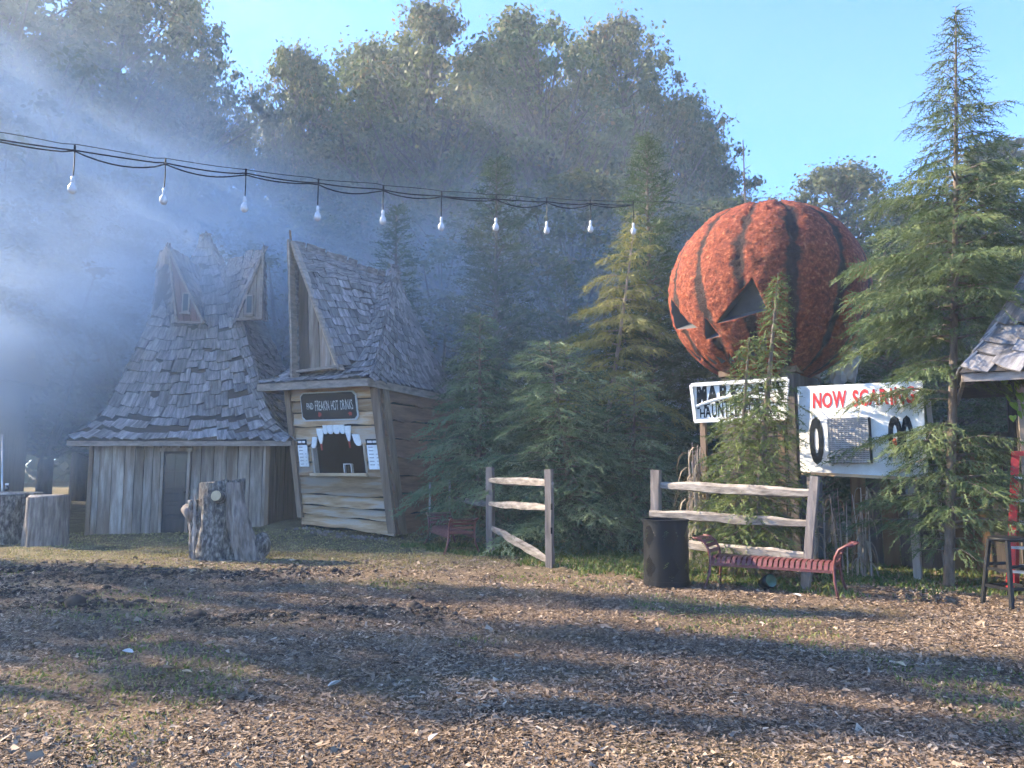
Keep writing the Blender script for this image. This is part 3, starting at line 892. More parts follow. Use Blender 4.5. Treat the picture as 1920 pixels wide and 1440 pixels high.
    for k in range(n):
        t0, t1 = k / n + .01, (k + 1) / n - .01
        MB().plate([Bq.lerp(C, t0), Bq.lerp(C, t1), A.lerp(C, t1), A.lerp(C, t0)], (0, -.03 - .006 * (k % 2), 0)).build('plank', M['plank'] if k else M['plank_dark'], dm)
    off = Vector((0, -.16, 0))
    MB().beam(A + off + Vector((-.05, 0, .10)), Bq + off + Vector((-.02, 0, -.1)), .06, .24, (0, 1, 0), segs=8, jit=.008).build('bargeboard', M['fascia'], dm)
    MB().beam(A + off + Vector((0, 0, .06)), C + off + Vector((.02, .1, -.04)), .06, .2, (0, 1, 0), segs=8, jit=.008).build('bargeboard', M['fascia'], dm)
    MB().beam(A.lerp(C, .32) + Vector((-.07, -.09, 0)), C + Vector((-.09, -.09, .06)), .045, .05, (0, 1, 0)).build('trim', M['pale_wood'], dm)  # lit strip along the gable's slope edge, put into a pale beam's colour
    MB().beam(Bq + Vector((0, -.1, .05)), C + Vector((.04, -.1, .05)), .06, .1, (0, 1, 0)).build('trim', M['fascia'], dm)
    A2, C2 = A + off * .8, C + off * .8
    fin = lay(lambda u, v: C2.lerp(D, u).lerp(A2.lerp(Rg, u), v), 3.1, .235, .30, jit=.8)
    Bl = Bq + off * .6
    finl = lay(lambda u, v: Lb.lerp(Bl, u).lerp(Rg.lerp(A2, u), v), 3.0, .24, .30)
    # front slope pieces that lie under the fin are not laid
    caps = hip_caps(lambda v: corner(1, -1, v), .2, 3.6, (0, -1, .75), (1, 0, .6))
    put_shingles(roof, S, caps + fr[:56] + rt + fin + fr[56:] + finl + lf + bk, 300)
    # split shakes at the peak and broken ends along the fin's ridge
    for k in range(5):
        t = random.random()
        p = corner(0, 0, 1.0) + Vector((random.uniform(-.12, .08), random.uniform(-.1, .1), -.02))
        MB().box(p, (.3, .12, .018), Matrix.Rotation(random.uniform(-.3, .3), 3, 'Y') @ Matrix.Rotation(random.uniform(0, 3), 3, 'Z')).build('split_shake', M['pale_wood'] if k < 2 else M['shingle'], roof)
    MB().beam(A2 + Vector((-.02, -.05, -.3)), A2 + Vector((-.06, -.08, .34)), .05, .07, segs=3, jit=.01, taper=.5).build('spike', M['post_wood'], dm)
    # rubble along the foot of the hut
    vs, fs = [], []
    for k in range(80):
        lx = random.uniform(-2.7, .5); ly = random.uniform(-.55, -.12) if lx < 0 else random.uniform(-.3, 2.5)
        wpt = b.matrix_basis @ Vector((lx, ly, 0))
        r = random.uniform(.02, .07)
        base = len(vs)
        for dx, dy, dz in ((1, 0, 0), (-.4, .9, 0), (-.6, -.8, 0), (0, 0, .8), (.2, .1, -.6)):
            vs.append((wpt.x + dx * r * random.uniform(.7, 1.4), wpt.y + dy * r * random.uniform(.7, 1.4), g(wpt.x, wpt.y) + r * .3 + dz * r))
        fs += [(base, base + 1, base + 3), (base + 1, base + 2, base + 3), (base + 2, base, base + 3), (base + 1, base, base + 4), (base + 2, base + 1, base + 4), (base, base + 2, base + 4)]
    me = bpy.data.meshes.new('rubble'); me.from_pydata(vs, [], fs)
    tag(link('rubble', me, None, [M['grey_wood']]), 'grey stone rubble along the foot of the drinks hut', 'rubble', kind='stuff')

_font_cache = {}
def glyph(ch, bold=.012):
    key = (ch, bold)
    if key not in _font_cache:
        cu = bpy.data.curves.new('glyph', 'FONT'); cu.body = ch; cu.resolution_u = 3; cu.offset = bold
        o = bpy.data.objects.new('glyph', cu); COL.objects.link(o)
        me = bpy.data.meshes.new_from_object(o.evaluated_get(bpy.context.evaluated_depsgraph_get()))
        vs = [tuple(v.co) for v in me.vertices]; fs = [tuple(p.vertices) for p in me.polygons]
        w = max([v[0] for v in vs], default=.3)
        bpy.data.objects.remove(o); bpy.data.curves.remove(cu); bpy.data.meshes.remove(me)
        _font_cache[key] = (vs, fs, w)
    return _font_cache[key]

def letters(parent, text, size, loc, mat, xf=None, condense=1.0, name='lettering', jit=0.0, grow=None, bold=.012):
    """flat lettering standing in the local xz plane (front towards -y), 3 mm proud solid strips"""
    mb = MB(); x = 0.0
    for i, ch in enumerate(text):
        if ch == ' ': x += .38 * size * condense; continue
        vs, fs, w = glyph(ch, bold)
        s = size * (1 + random.uniform(-jit, jit)); dz = random.uniform(-jit, jit) * size * .4; rot = random.uniform(-jit, jit) * .8
        if grow: s2, dz2 = grow(i / max(1, len(text) - 1))
        else: s2, dz2 = 1, 0
        out = []
        for vx, vz, _ in vs:
            a, c = vx * size * condense, vz * s * 1.38 * s2
            a, c = a * math.cos(rot) - c * math.sin(rot), a * math.sin(rot) + c * math.cos(rot)
            out.append((loc[0] + x + a, loc[1], loc[2] + c + dz + dz2 * size))
        mb.add(out, fs)
        x += (w + .07) * size * condense
    return mb.build(name, mat, parent, xf=xf)
drinks_hut()

# ================================================================== PUMPKIN HEAD ON ITS TOWER
def pumpkin_material():
    m = bpy.data.materials.new('pumpkin_skin'); m.use_nodes = True
    nt = m.node_tree; N = nt.nodes; L = nt.links; b = N['Principled BSDF']
    b.inputs['Roughness'].default_value = .75; b.inputs['Specular IOR Level'].default_value = .2
    tc = N.new('ShaderNodeTexCoord')
    n1 = N.new('ShaderNodeTexNoise'); n1.inputs['Scale'].default_value = 15; n1.inputs['Detail'].default_value = 9; n1.inputs['Roughness'].default_value = .7
    L.new(tc.outputs['Object'], n1.inputs['Vector'])
    r = N.new('ShaderNodeValToRGB'); L.new(n1.outputs['Fac'], r.inputs[0])
    for i, (p, c) in enumerate(((.30, (.045, .012, .009)), (.44, (.15, .033, .018)), (.56, (.26, .062, .03)), (.70, (.46, .19, .095)))):
        e = r.color_ramp.elements[i] if i < 2 else r.color_ramp.elements.new(p)
        e.position = p; e.color = (*c, 1)
    # black paint run down the grooves (groove depth is stored on the mesh)
    a = N.new('ShaderNodeAttribute'); a.attribute_name = 'hue'
    n2 = N.new('ShaderNodeTexNoise'); n2.inputs['Scale'].default_value = 3.2; n2.inputs['Detail'].default_value = 7
    L.new(tc.outputs['Object'], n2.inputs['Vector'])
    ad = N.new('ShaderNodeMath'); ad.operation = 'MULTIPLY_ADD'; ad.inputs[1].default_value = 1.5; L.new(n2.outputs['Fac'], ad.inputs[0]); L.new(a.outputs['Fac'], ad.inputs[2])
    mr = N.new('ShaderNodeMapRange'); mr.inputs['From Min'].default_value = 1.08; mr.inputs['From Max'].default_value = 1.36; mr.inputs['To Max'].default_value = .93
    L.new(ad.outputs[0], mr.inputs['Value'])
    mx = N.new('ShaderNodeMix'); mx.data_type = 'RGBA'; L.new(mr.outputs[0], mx.inputs['Factor']); L.new(r.outputs[0], mx.inputs[6])
    mx.inputs[7].default_value = (.018, .016, .018, 1)
    L.new(mx.outputs[2], b.inputs['Base Color'])
    bp = N.new('ShaderNodeBump'); bp.inputs['Strength'].default_value = 1.0; bp.inputs['Distance'].default_value = .06
    L.new(n1.outputs['Fac'], bp.inputs['Height']); L.new(bp.outputs[0], b.inputs['Normal'])
    return m

def pumpkin():
    Yp = 13.5
    c = at(1438, 552, Yp)
    Rx, Rz = 1.72, 1.66
    az0 = math.atan2(c.x, c.y) + R(39)
    ph = empty('carved_pumpkin', c, -az0, 'giant orange carved pumpkin head with black streaked grooves raised above the signs', 'pumpkin')
    # sphere in local space, face towards -y
    NU, NV = 176, 104
    rings = []
    vs, hue = [], []
    ribs = 13
    for j in range(NV + 1):
        el = -math.pi / 2 + math.pi * j / NV
        for i in range(NU):
            a = 2 * math.pi * i / NU
            wob = .18 * math.sin(3 * el + a * 2)
            s = abs(math.sin((a + wob * .25) * ribs / 2))
            groove = (1 - s) ** 1.7
            k = math.cos(el) ** .35 if abs(el) < math.pi / 2 - 1e-6 else 0
            d = Vector((math.sin(a) * math.cos(el), -math.cos(a) * math.cos(el), math.sin(el)))
            face = max(0, -d.y * .8 + d.z * .35 + .15)                      # rough sprayed foam on the face side
            nz = noise.fractal(d * 9, 1.0, 2.0, 5)
            nz2 = noise.fractal(d * 26 + Vector((5, 1, 2)), 1.0, 2.0, 3)
            rr = 1 - .03 * groove * k + .004 * nz + face * (.008 * nz + .016 * nz2)
            top = max(0, d.z - .86); rr -= top * .35
            vs.append((d.x * Rx * rr, d.y * Rx * rr, d.z * Rz * rr)); hue.append(groove * k)
    fs = []
    for j in range(NV):
        for i in range(NU):
            fs.append((j * NU + i, j * NU + (i + 1) % NU, (j + 1) * NU + (i + 1) % NU, (j + 1) * NU + i))
    me = bpy.data.meshes.new('skin'); me.from_pydata(vs, [], fs)
    bm = bmesh.new(); bm.from_mesh(me); bmesh.ops.remove_doubles(bm, verts=bm.verts, dist=1e-4); bmesh.ops.recalc_face_normals(bm, faces=bm.faces); bm.to_mesh(me); bm.free()
    at_ = me.attributes.new('hue', 'FLOAT', 'POINT')
    h2 = []
    for v in me.vertices:
        d = Vector((v.co.x / Rx, v.co.y / Rx, v.co.z / Rz)); el = math.asin(max(-1, min(1, d.normalized().z))); a = math.atan2(d.x, -d.y)
        wob = .18 * math.sin(3 * el + a * 2); s = abs(math.sin((a + wob * .25) * ribs / 2))
        h2.append((1 - s) ** 1.7 * max(0, math.cos(el)) ** .35)
    at_.data.foreach_set('value', h2)
    skin_m = pumpkin_material(); liner = plain('pumpkin_liner', (.10, .105, .115), .8)
    me.materials.append(skin_m); me.materials.append(liner)
    o = bpy.data.objects.new('skin', me); COL.objects.link(o)
    cut = MB()
    def D(a, e): return Vector((math.sin(R(a)) * math.cos(R(e)), -math.cos(R(a)) * math.cos(R(e)), math.sin(R(e))))
    def prism(pts, r0=.86):
        inn = [Vector((d.x * Rx, d.y * Rx, d.z * Rz)) * r0 for d in (D(*p) for p in pts)]
        out = [p * (1.25 / r0) for p in inn]
        n = len(pts)
        cut.add(inn + out, [tuple(range(n)), tuple(range(n, 2 * n))[::-1]] + [(i, n + i, n + (i + 1) % n, (i + 1) % n) for i in range(n)])
    for s in (1, -1):
        prism([(8 * s, -25.5), (32 * s, -3), (39 * s, -21)])
        for k, (a, e0, e1) in enumerate(((4, -52, -44), (14, -52, -41), (24, -50, -38), (34, -46, -32))):
            prism([((a - 2.4) * s, e0 + 1), ((a + 3.2) * s, e1 - 1), ((a + 3.8) * s, e0)])
    prism([(0, -21), (-6, -34), (6.5, -33.5)])
    co = cut.build('cutter', liner)
    md = o.modifiers.new('b', 'BOOLEAN'); md.object = co; md.operation = 'DIFFERENCE'; md.solver = 'EXACT'
    try: md.material_mode = 'TRANSFER'
    except Exception: pass
    me2 = bpy.data.meshes.new_from_object(o.evaluated_get(bpy.context.evaluated_depsgraph_get()))
    bpy.data.objects.remove(o); bpy.data.objects.remove(co)
    me2.polygons.foreach_set('use_smooth', [p.material_index == 0 for p in me2.polygons])
    me2.name = 'skin'
    link('skin', me2, ph)
    # pale foam lumps sagging from the lower back edge
    for k, (px, py, r) in enumerate(((1592, 690, .17), (1572, 705, .13), (1600, 672, .12))):
        mb = MB()
        p = ph.matrix_basis.inverted() @ at(px, py, Yp - .35)
        vsx, n = [], 10
        for j in range(7):
            el = -math.pi / 2 + math.pi * j / 6
            for i in range(n):
                a = 2 * math.pi * i / n
                d = Vector((math.cos(a) * math.cos(el), math.sin(a) * math.cos(el), math.sin(el) * 1.4))
                vsx.append(p + d * r * (1 + .5 * noise.noise(d * 2 + Vector((k, 0, 0)))))
        mb.add(vsx, [(j * n + i, j * n + (i + 1) % n, (j + 1) * n + (i + 1) % n, (j + 1) * n + i) for j in range(6) for i in range(n)])
        mb.build('foam_lump', M['foam'], ph)
    # timber tower under it
    t = empty('pumpkin_tower', (c.x, c.y, 0), -az0 + R(20), 'dark plank tower under the giant pumpkin head half hidden by conifers', 'tower')
    hw = .62; top = c.z - 1.5
    core = MB().box((0, 0, top / 2), (hw * 2 - .08, hw * 2 - .08, top)).build('wall', M['plank_dark'], t)
    for s in range(4):
        rot = Matrix.Rotation(s * math.pi / 2, 4, 'Z')
        x = -hw
        while x < hw - .05:
            w = random.uniform(.17, .26); w = min(w, hw - x)
            mb = MB(); mb.box((x + w / 2, -hw - .0 + random.uniform(-.008, .008), top / 2 - random.uniform(0, .04)), (w - .012, .045, top))
            mb.v = [tuple(rot @ Vector(v)) for v in mb.v]
            mb.build('plank', M['plank_dark'], core); x += w
    MB().box((0, 0, top + .05), (hw * 2 + .1, hw * 2 + .1, .1)).build('platform', M['post_wood'], t)
pumpkin()

# ---- arched sign board under the pumpkin
def arched_sign():
    p0, p1 = at(1297, 757, 12.75), at(1478, 752, 11.85)
    d = (p1 - p0); d.z = 0; W = d.length; d.normalize()
    rz = math.atan2(d.y, d.x)
    b = empty('arched_sign', (p0.x, p0.y, 0), rz, 'white framed cut-out sign with black letters under the pumpkin behind a conifer', 'sign')
    zt, zb = at(1297, 722, 12.75).z, at(1300, 790, 12.75).z
    H = zt - zb
    MB().box((W / 2, .05, zb + H / 2), (W - .04, .02, H - .04)).build('backing', M['white'], b)
    fr = MB()
    fr.beam((0, 0, zt), (W, 0, zt), .05, .055, segs=10, jit=.005).beam((.05, 0, zb), (W - .05, 0, zb), .05, .055, segs=10, jit=.005)
    fr.beam((0, 0, zt), (.06, 0, zb), .05, .055, (0, 1, 0)).beam((W, 0, zt), (W - .06, 0, zb), .05, .055, (0, 1, 0))
    arc = [(x * W, 0, zb + H * (.36 + .27 * math.sin(math.pi * x))) for x in np.linspace(.05, .95, 15)]
    fr.tube(arc, .026, 6)
    fr.build('frame', M['white'], b)
    letters(b, "MARKOFF'S", .32, (.07, .034, zb + H * .44), M['sign_black'], condense=.93 * W / 1.95, bold=.045, grow=lambda t: (1.35 - .75 * math.sin(math.pi * t), .45 * math.sin(math.pi * t) - .12))
    letters(b, 'HAUNTED FOREST', .17, (.12, .034, zb + .06), M['sign_black'], condense=.98 * W / 1.95, bold=.03, grow=lambda t: (.85 + 1.0 * math.sin(math.pi * t), 0))
    for x in (.15, W - .15):
        MB().beam((x, .11, -.1), (x, .11, zt), .09, .09, (0, 1, 0)).build('post', M['post_wood'], b)
arched_sign()

# ---- big white countdown board
def scare_board():
    yr, yl = 10.70, 11.85
    p0 = at(1498, 806, yl); p1 = at(1734, 806, yr)
    d = p1 - p0; d.z = 0; W = d.length; rz = math.atan2(d.y, d.x)
    zt0, zb0 = at(1497, 725, yl).z, at(1500, 886, yl).z
    zt1, zb1 = at(1735, 714, yr).z, at(1733, 897, yr).z
    b = empty('scare_board', (p0.x, p0.y, 0), rz, 'large white countdown board with red heading and black zero on lumber posts', 'sign')
    def Z(x, t): return (zb0 + (zb1 - zb0) * x / W) * (1 - t) + (zt0 + (zt1 - zt0) * x / W) * t
    MB().plate([(0, 0, zb0), (W, 0, zb1), (W, 0, zt1), (0, 0, zt0)], (0, .03, 0)).build('panel', M['white'], b)
    MB().plate([(.02, -.03, zb0 - .03), (W, -.03, zb1 - .035), (W, -.03, zb1 + .01), (.02, -.03, zb0 + .012)], (0, .05, 0)).build('ledge', M['pale_wood'], b)
    H = zt0 - zb0
    letters(b, 'NOW SCARING', .235, (.22, -.006, zt0 - .34), M['red'], condense=.86 * W / 1.95, jit=.06, bold=.035)
    letters(b, '0', .66, (.16, -.006, zb0 + .17), M['sign_black'], condense=.62, bold=.045)
    letters(b, '0', .50, (W * .73, -.006, zb0 + .30), M['sign_black'], condense=.72, bold=.045)
    letters(b, '0', .60, (W * .83, -.007, zb0 + .20), M['sign_black'], condense=.50, bold=.045)
    MB().plate([(W * .775 + .03 * math.cos(t), -.009, zb0 + .42 + .075 * math.sin(t)) for t in np.linspace(0, 6.28, 11)[:-1]], (0, .003, 0)).build('red_blot', M['red'], b)
    # ledged LED box
    x0, x1 = W * .265, W * .60
    z0, z1 = zb0 + .14, zb0 + .80
    bx = MB().box(((x0 + x1) / 2, -.05, (z0 + z1) / 2), (x1 - x0, .10, z1 - z0)).build('led_box', M['black_metal'], b)
    gr_ = MB()
    for k in range(22): gr_.box(((x0 + x1) / 2, -.108, z0 + .02 + (z1 - z0 - .04) * k / 21), (x1 - x0 - .02, .018, (z1 - z0) / 22 * .78))
    gr_.build('led_louvres', M['led'], bx)
    gv = MB()
    for k in range(13): gv.box((x0 + .01 + (x1 - x0 - .02) * k / 12, -.119, (z0 + z1) / 2), (.008, .006, z1 - z0))
    gv.build('led_ribs', M['led'], bx)
    for x, lean in ((.12, 0), (W * .87, .02)):
        MB().beam((x + lean, .09, -.15), (x, .09, zt0 - .05), .10, .09, (0, 1, 0), segs=3, jit=.003).build('post', M['lumber'], b)
    # aluminium prop behind
    for x in (W * .80, W * 1.02):
        MB().beam((x, .62, .0), (x, .12, zt0 - .3), .06, .03, (0, 1, 0)).build('prop', M['aluminium'], b)
scare_board()

# ================================================================== RAIL FENCES
def post(parent, p, top, w=.12, d=.10, mat='fence_post'):
    return MB().beam(Vector(p) - Vector((0, 0, .1)), top, w, d, (0.55, .83, 0), segs=6, jit=.006).build('post', M[mat], parent)
def rail(parent, p, q, w=.085, h=.10, t=.7):
    mb = MB(); p, q = Vector(p), Vector(q)
    n = 9; ks = [.65 + .35 * min(1, 4 * i / n, 4 * (n - i) / n) for i in range(n + 1)]
    d = (q - p).normalized(); side = d.cross(Vector((0, 0, 1))).normalized(); up = side.cross(d)
    vs = []
    for i in range(n + 1):
        c = p.lerp(q, i / n) + up * random.uniform(-.008, .008)
        for k in range(5):
            a = 2 * math.pi * k / 5 + .5
            vs.append(c + side * math.cos(a) * w * .55 * ks[i] * random.uniform(.9, 1.1) + up * math.sin(a) * h * .62 * ks[i] * random.uniform(.88, 1.12))
    fs = [(i * 5 + k, i * 5 + (k + 1) % 5, i * 5 + 5 + (k + 1) % 5, i * 5 + 5 + k) for i in range(n) for k in range(5)]
    fs += [(4, 3, 2, 1, 0), tuple(n * 5 + k for k in range(5))]
    mb.add(vs, fs)
    return mb.build('rail', M['rail'], parent)

def fence_a():
    y1, y2 = 14.5, 12.55
    b1, b2 = at(920, 1040, y1), at(1031, 1064, y2)
    f = empty('rail_fence', (b1.x, b1.y, 0), 0, 'short split rail fence with two posts and a fallen bottom rail beside the bench', 'fence')
    o = f.location.copy()
    L = lambda px, py, y: at(px, py, y) - o
    a0 = L(920, 1040, y1); a0.z = g(b1.x, b1.y); c0 = L(1031, 1064, y2); c0.z = g(b2.x, b2.y)
    post(f, a0, L(919, 876, y1), .14, .09); post(f, c0, L(1029, 880, y2), .12, .09)
    rail(f, L(918, 901, y1 - .02), L(1036, 906, y2 - .05), .09, .12)
    rail(f, L(918, 945, y1 - .02), L(1033, 953, y2 - .02), .09, .11)
    rail(f, L(923, 990, y1 - .05), L(1030, 1052, y2 + .05), .09, .13)
    rail(f, L(850, 935, 16.6), L(921, 948, y1), .09, .10)
    # near-black blocks on the post: shade of the rail notches put into colour
    for py in (950, 995):
        MB().box(L(1034, py, y2 - .06), (.03, .03, .10)).build('mortise_shade', M['inside'], f)
fence_a()

def fence_b():
    y1, y2 = 11.75, 10.35
    b1, b2 = at(1230, 1078, y1), at(1510, 1104, y2)
    f = empty('rail_fence', (b1.x, b1.y, 0), 0, 'three rail split fence with a leaning post behind the long bench', 'fence')
    o = f.location.copy()
    L = lambda px, py, y: at(px, py, y) - o
    a0 = L(1230, 1078, y1); a0.z = 0; c0 = L(1508, 1104, y2); c0.z = 0
    post(f, a0, L(1230, 881, y1), .13, .10); post(f, c0, L(1528, 893, y2), .11, .10)
    rail(f, L(1236, 910, y1), L(1530, 926, y2 - .04), .08, .13)
    rail(f, L(1218, 963, y1 - .03), L(1522, 983, y2 + .02), .08, .12)
    rail(f, L(1240, 1018, y1), L(1516, 1043, y2 + .02), .08, .12)
fence_b()

# ================================================================== BENCHES
def make_bench():
    """backless slatted bench, length along local x, rolled slatted ends"""
    b = empty('slatted_bench')
    Ln, Dp, Zs = 1.62, .46, .43
    n = 23
    for k in range(n):
        x = -Ln / 2 + .05 + (Ln - .10) * k / (n - 1)
        mb = MB(); w = .048; seg = 7
        pr = [(-Dp / 2 + Dp * i / seg, Zs - .10 * (abs(2 * i / seg - 1)) ** 5) for i in range(seg + 1)]
        vs = []
        for y, z in pr: vs += [(x - w / 2, y, z), (x + w / 2, y, z), (x + w / 2, y, z - .008), (x - w / 2, y, z - .008)]
        fs = [(0, 1, 2, 3), tuple(4 * seg + j for j in (3, 2, 1, 0))]
        for i in range(seg): fs += [(4 * i + j, 4 * i + 4 + j, 4 * i + 4 + (j + 1) % 4, 4 * i + (j + 1) % 4) for j in range(4)]
        mb.add(vs, fs).build('slat', M['bench'], b)
    for y in (-Dp / 2 + .012, Dp / 2 - .012):
        MB().beam((-Ln / 2, y, Zs - .115), (Ln / 2, y, Zs - .115), .022, .035).build('seat_rail', M['bench'], b)
    for s in (-1, 1):
        e = empty('end_frame'); e.parent = b
        prof = [(s * (Ln / 2 + .035), 0.0), (s * (Ln / 2 - .01), .2), (s * (Ln / 2 - .02), .38), (s * (Ln / 2 + .0), .50), (s * (Ln / 2 + .05), .60), (s * (Ln / 2 + .14), .655), (s * (Ln / 2 + .22), .66)]
        for y in (-Dp / 2, Dp / 2):
            k = 1 if y > 0 else -1
            MB().tube([(x, y + k * max(0, .10 - z * .4), z) for x, z in prof], .019, 8).build('leg', M['bench'], e, smooth=True)
        for t in np.linspace(.36, .97, 6):
            zs = np.interp(t * 6, range(7), [p[1] for p in prof]); xs = np.interp(t * 6, range(7), [p[0] for p in prof])
            t2 = min(t + .02, 1); x2 = np.interp(t2 * 6, range(7), [p[0] for p in prof]); z2 = np.interp(t2 * 6, range(7), [p[1] for p in prof])
            MB().beam((xs, -Dp / 2, zs), (xs, Dp / 2, zs), .009, .05, Vector((x2 - xs, 0, z2 - zs)).normalized()).build('end_slat', M['bench'], e)
    return b
bench = make_bench()
pl, pr = at(1328, 1100, 10.5), at(1572, 1120, 9.65)
pl.z = pr.z = 0
d = pr - pl; nrm = Vector((-d.y, d.x, 0)).normalized()
mid = (pl + pr) / 2 + nrm * .23
bench.location = (mid.x, mid.y, 0); bench.rotation_euler = (0, 0, math.atan2(d.y, d.x))
k = d.length / 1.66
bench.scale = (k, 1, .97)
tag(bench, 'long red-brown slatted metal bench in front of the rails by the litter bin', 'bench', 'slatted benches along the fences')
b2 = copy_tree(bench)
b2.name = 'slatted_bench'
n1, n2 = at(842, 1033, 14.95), at(895, 1037, 14.7)
ax_ = Vector((-.46, 1.3, 0)).normalized()
c2 = (n1 + n2) / 2 + ax_ * .62 + Vector((-.05, -.35, 0))
b2.location = (c2.x, c2.y, g(c2.x, c2.y)); b2.rotation_euler = (0, 0, math.atan2(ax_.y, ax_.x)); b2.scale = (.98, 1.05, 1)
tag(b2, 'red-brown slatted bench seen end-on between the hut and the short fence')

# ================================================================== LITTER BIN
def bin_():
    c = at(1250, 1097, 10.75)
    b = empty('litter_bin', (c.x, c.y, 0), 0, 'round black perforated metal litter bin at the end of the long bench', 'bin')
    r, h = .305, .88
    # drum skin with diamond holes cut through in fields
    NU, NV = 96, 60
    mb = MB()
    vs = [(r * math.cos(2 * math.pi * i / NU), r * math.sin(2 * math.pi * i / NU), .03 + (h - .03) * j / NV) for j in range(NV + 1) for i in range(NU)]
    fs = []
    for j in range(NV):
        for i in range(NU):
            a = (i % 16) - 8; e = (j % 30) - 15
            field = abs(a) / 6 + abs(e) / 12 < 1
            if field and j > 3 and j < NV - 4 and (i + j) % 2 == 0: continue
            fs.append((j * NU + i, j * NU + (i + 1) % NU, (j + 1) * NU + (i + 1) % NU, (j + 1) * NU + i))
    mb.add(vs, fs); mb.build('drum', M['black_metal'], b)
    MB().lathe([(r - .02, h - .03), (r + .012, h - .03), (r + .016, h), (r - .02, h + .005), (r - .02, h - .03)], 40).build('rim', M['black_metal'], b, smooth=False)
    MB().lathe([(r + .004, .0), (r + .008, .0), (r + .008, .07), (r - .006, .07)], 40).build('base', M['black_metal'], b)
    MB().lathe([(.001, .06), (r - .01, .06)], 28).build('floor_plate', M['black'], b)
bin_()

# ================================================================== STUMPS
def radial(fn, nz, na, z0, z1, cap=True):
    mb = MB(); vs, fs = [], []
    for j in range(nz + 1):
        z = z0 + (z1 - z0) * j / nz
        for i in range(na):
            a = 2 * math.pi * i / na
            x, y, zz = fn(a, j / nz, z)
            vs.append((x, y, zz))
    for j in range(nz):
        for i in range(na): fs.append((j * na + i, j * na + (i + 1) % na, (j + 1) * na + (i + 1) % na, (j + 1) * na + i))
    if cap:
        b = nz * na
        c = sum((Vector(v) for v in vs[b:b + na]), Vector()) / na
        vs.append(tuple(c)); fs += [(b + i, b + (i + 1) % na, len(vs) - 1) for i in range(na)]
    return mb.add(vs, fs)

def tall_stump():
    c = at(413, 1046, 13.75)
    s = empty('tree_stump', (c.x, c.y, g(c.x, c.y) - .03), R(-6), 'tall bark-covered tree stump with pale cut branch and split flanks in front of the shed', 'stump')
    def main(a, t, z):
        r = .40 * (1 + .10 * (1 - t) ** 3 * 1.4) - .02 * t
        d = Vector((math.cos(a), math.sin(a), 0))
        f = noise.fractal(Vector((math.cos(a) * 5, math.sin(a) * 5, z * 1.6)), 1, 2, 4)
        rid = abs(noise.noise(Vector((math.cos(a) * 7, math.sin(a) * 7, z * 1.1 + 7))))
        r *= 1 + .05 * f - .10 * (1 - min(1, rid * 4)) + .035 * math.sin(3 * a + 1)
        return d.x * r - .02, d.y * r * .95, z + (0.05 * noise.noise(Vector((d.x * 2, d.y * 2, 3))) + .04 * d.x if t > .98 else 0)
    radial(main, 46, 72, 0, 1.37).build('trunk', M['bark'], s, smooth=True)
    # bare split flank on the right, leaning out into a buttress
    def flank(a, t, z):
        cx = .26 + .36 * (1 - t) ** 1.7; r = .15 + .10 * (1 - t) ** .8
        f = noise.fractal(Vector((math.cos(a) * 3, math.sin(a) * 3, z * 1.2 + 11)), 1, 2, 4)
        r *= 1 + .22 * f - .16 * (1 - min(1, 4 * abs(noise.noise(Vector((math.cos(a) * 4, math.sin(a) * 4, z * .7 + 3))))))
        return cx + math.cos(a) * r, -.16 + math.sin(a) * r * .9, z
    radial(flank, 40, 40, 0, 1.36).build('split_flank', M['grey_wood'], s, smooth=True)
    def burl(a, t, z):
        r = .19 * math.sin(min(1, t * .9 + .12) * math.pi) ** .5 * (1 + .2 * noise.noise(Vector((math.cos(a) * 2, math.sin(a) * 2, z * 4))))
        return .76 - .12 * (1 - t) + math.cos(a) * r, .02 + math.sin(a) * r, z
    radial(burl, 14, 20, .02, .50).build('burl', M['bark'], s, smooth=True)
    # left slab standing off the trunk with a snapped knob
    def slab(a, t, z):
        r = .13 * (1 - .2 * t) * (1 + .25 * noise.noise(Vector((math.cos(a) * 2, math.sin(a) * 2, z * 3 + 3))))
        return -.36 - .10 * t + .0 * z + math.cos(a) * r * .9, -.12 + math.sin(a) * r * 1.3, z
    radial(slab, 24, 20, 0, 1.05).build('bark_slab', M['bark'], s, smooth=True)
    MB().tube([(-.42, -.14, .74), (-.52, -.17, .86), (-.62, -.18, .93)], [.14, .12, .07], 10).build('broken_knob', M['grey_wood'], s, smooth=True)
    MB().beam((-.27, -.40, 0), (-.33, -.36, 1.25), .035, .05, (0, 1, 0), segs=14, jit=.016).build('bark_edge', M['bare_wood'], s)
    br = MB().tube([(.10, -.30, 1.10), (.11, -.47, 1.14)], [.115, .095], 18, cap=False).build('branch_stub', M['bark'], s, smooth=True)
    MB().tube([(.11, -.465, 1.139), (.11, -.475, 1.141)], [.09, .088], 18).build('cut_face', M['cut_wood'], br)
tall_stump()

def log_seat(px, py, y, r, h, mat, label):
    c = at(px, py, y)
    s = empty('log_stump', (c.x, c.y, g(c.x, c.y) - .03), random.random() * 3, label, 'stump', 'sawn log stumps by the left edge')
    sd = random.random() * 20
    def fn(a, t, z):
        rr = r * (1 + .07 * (1 - t) ** 2)
        rr *= 1 + .05 * noise.fractal(Vector((math.cos(a) * 4 + sd, math.sin(a) * 4, z * 1.3)), 1, 2, 4) - .06 * (1 - min(1, 5 * abs(noise.noise(Vector((math.cos(a) * 6 + sd, math.sin(a) * 6, z * .8))))))
        return math.cos(a) * rr, math.sin(a) * rr, z + (.03 * math.cos(a) if t > .98 else 0)
    radial(fn, 26, 56, 0, h).build('trunk', mat, s, smooth=True)
    MB().lathe([(r * .93, h - .012), (r * .86, h + .018), (.01, h + .022)], 30).build('sawn_top', M['bare_wood'], s)
    return c
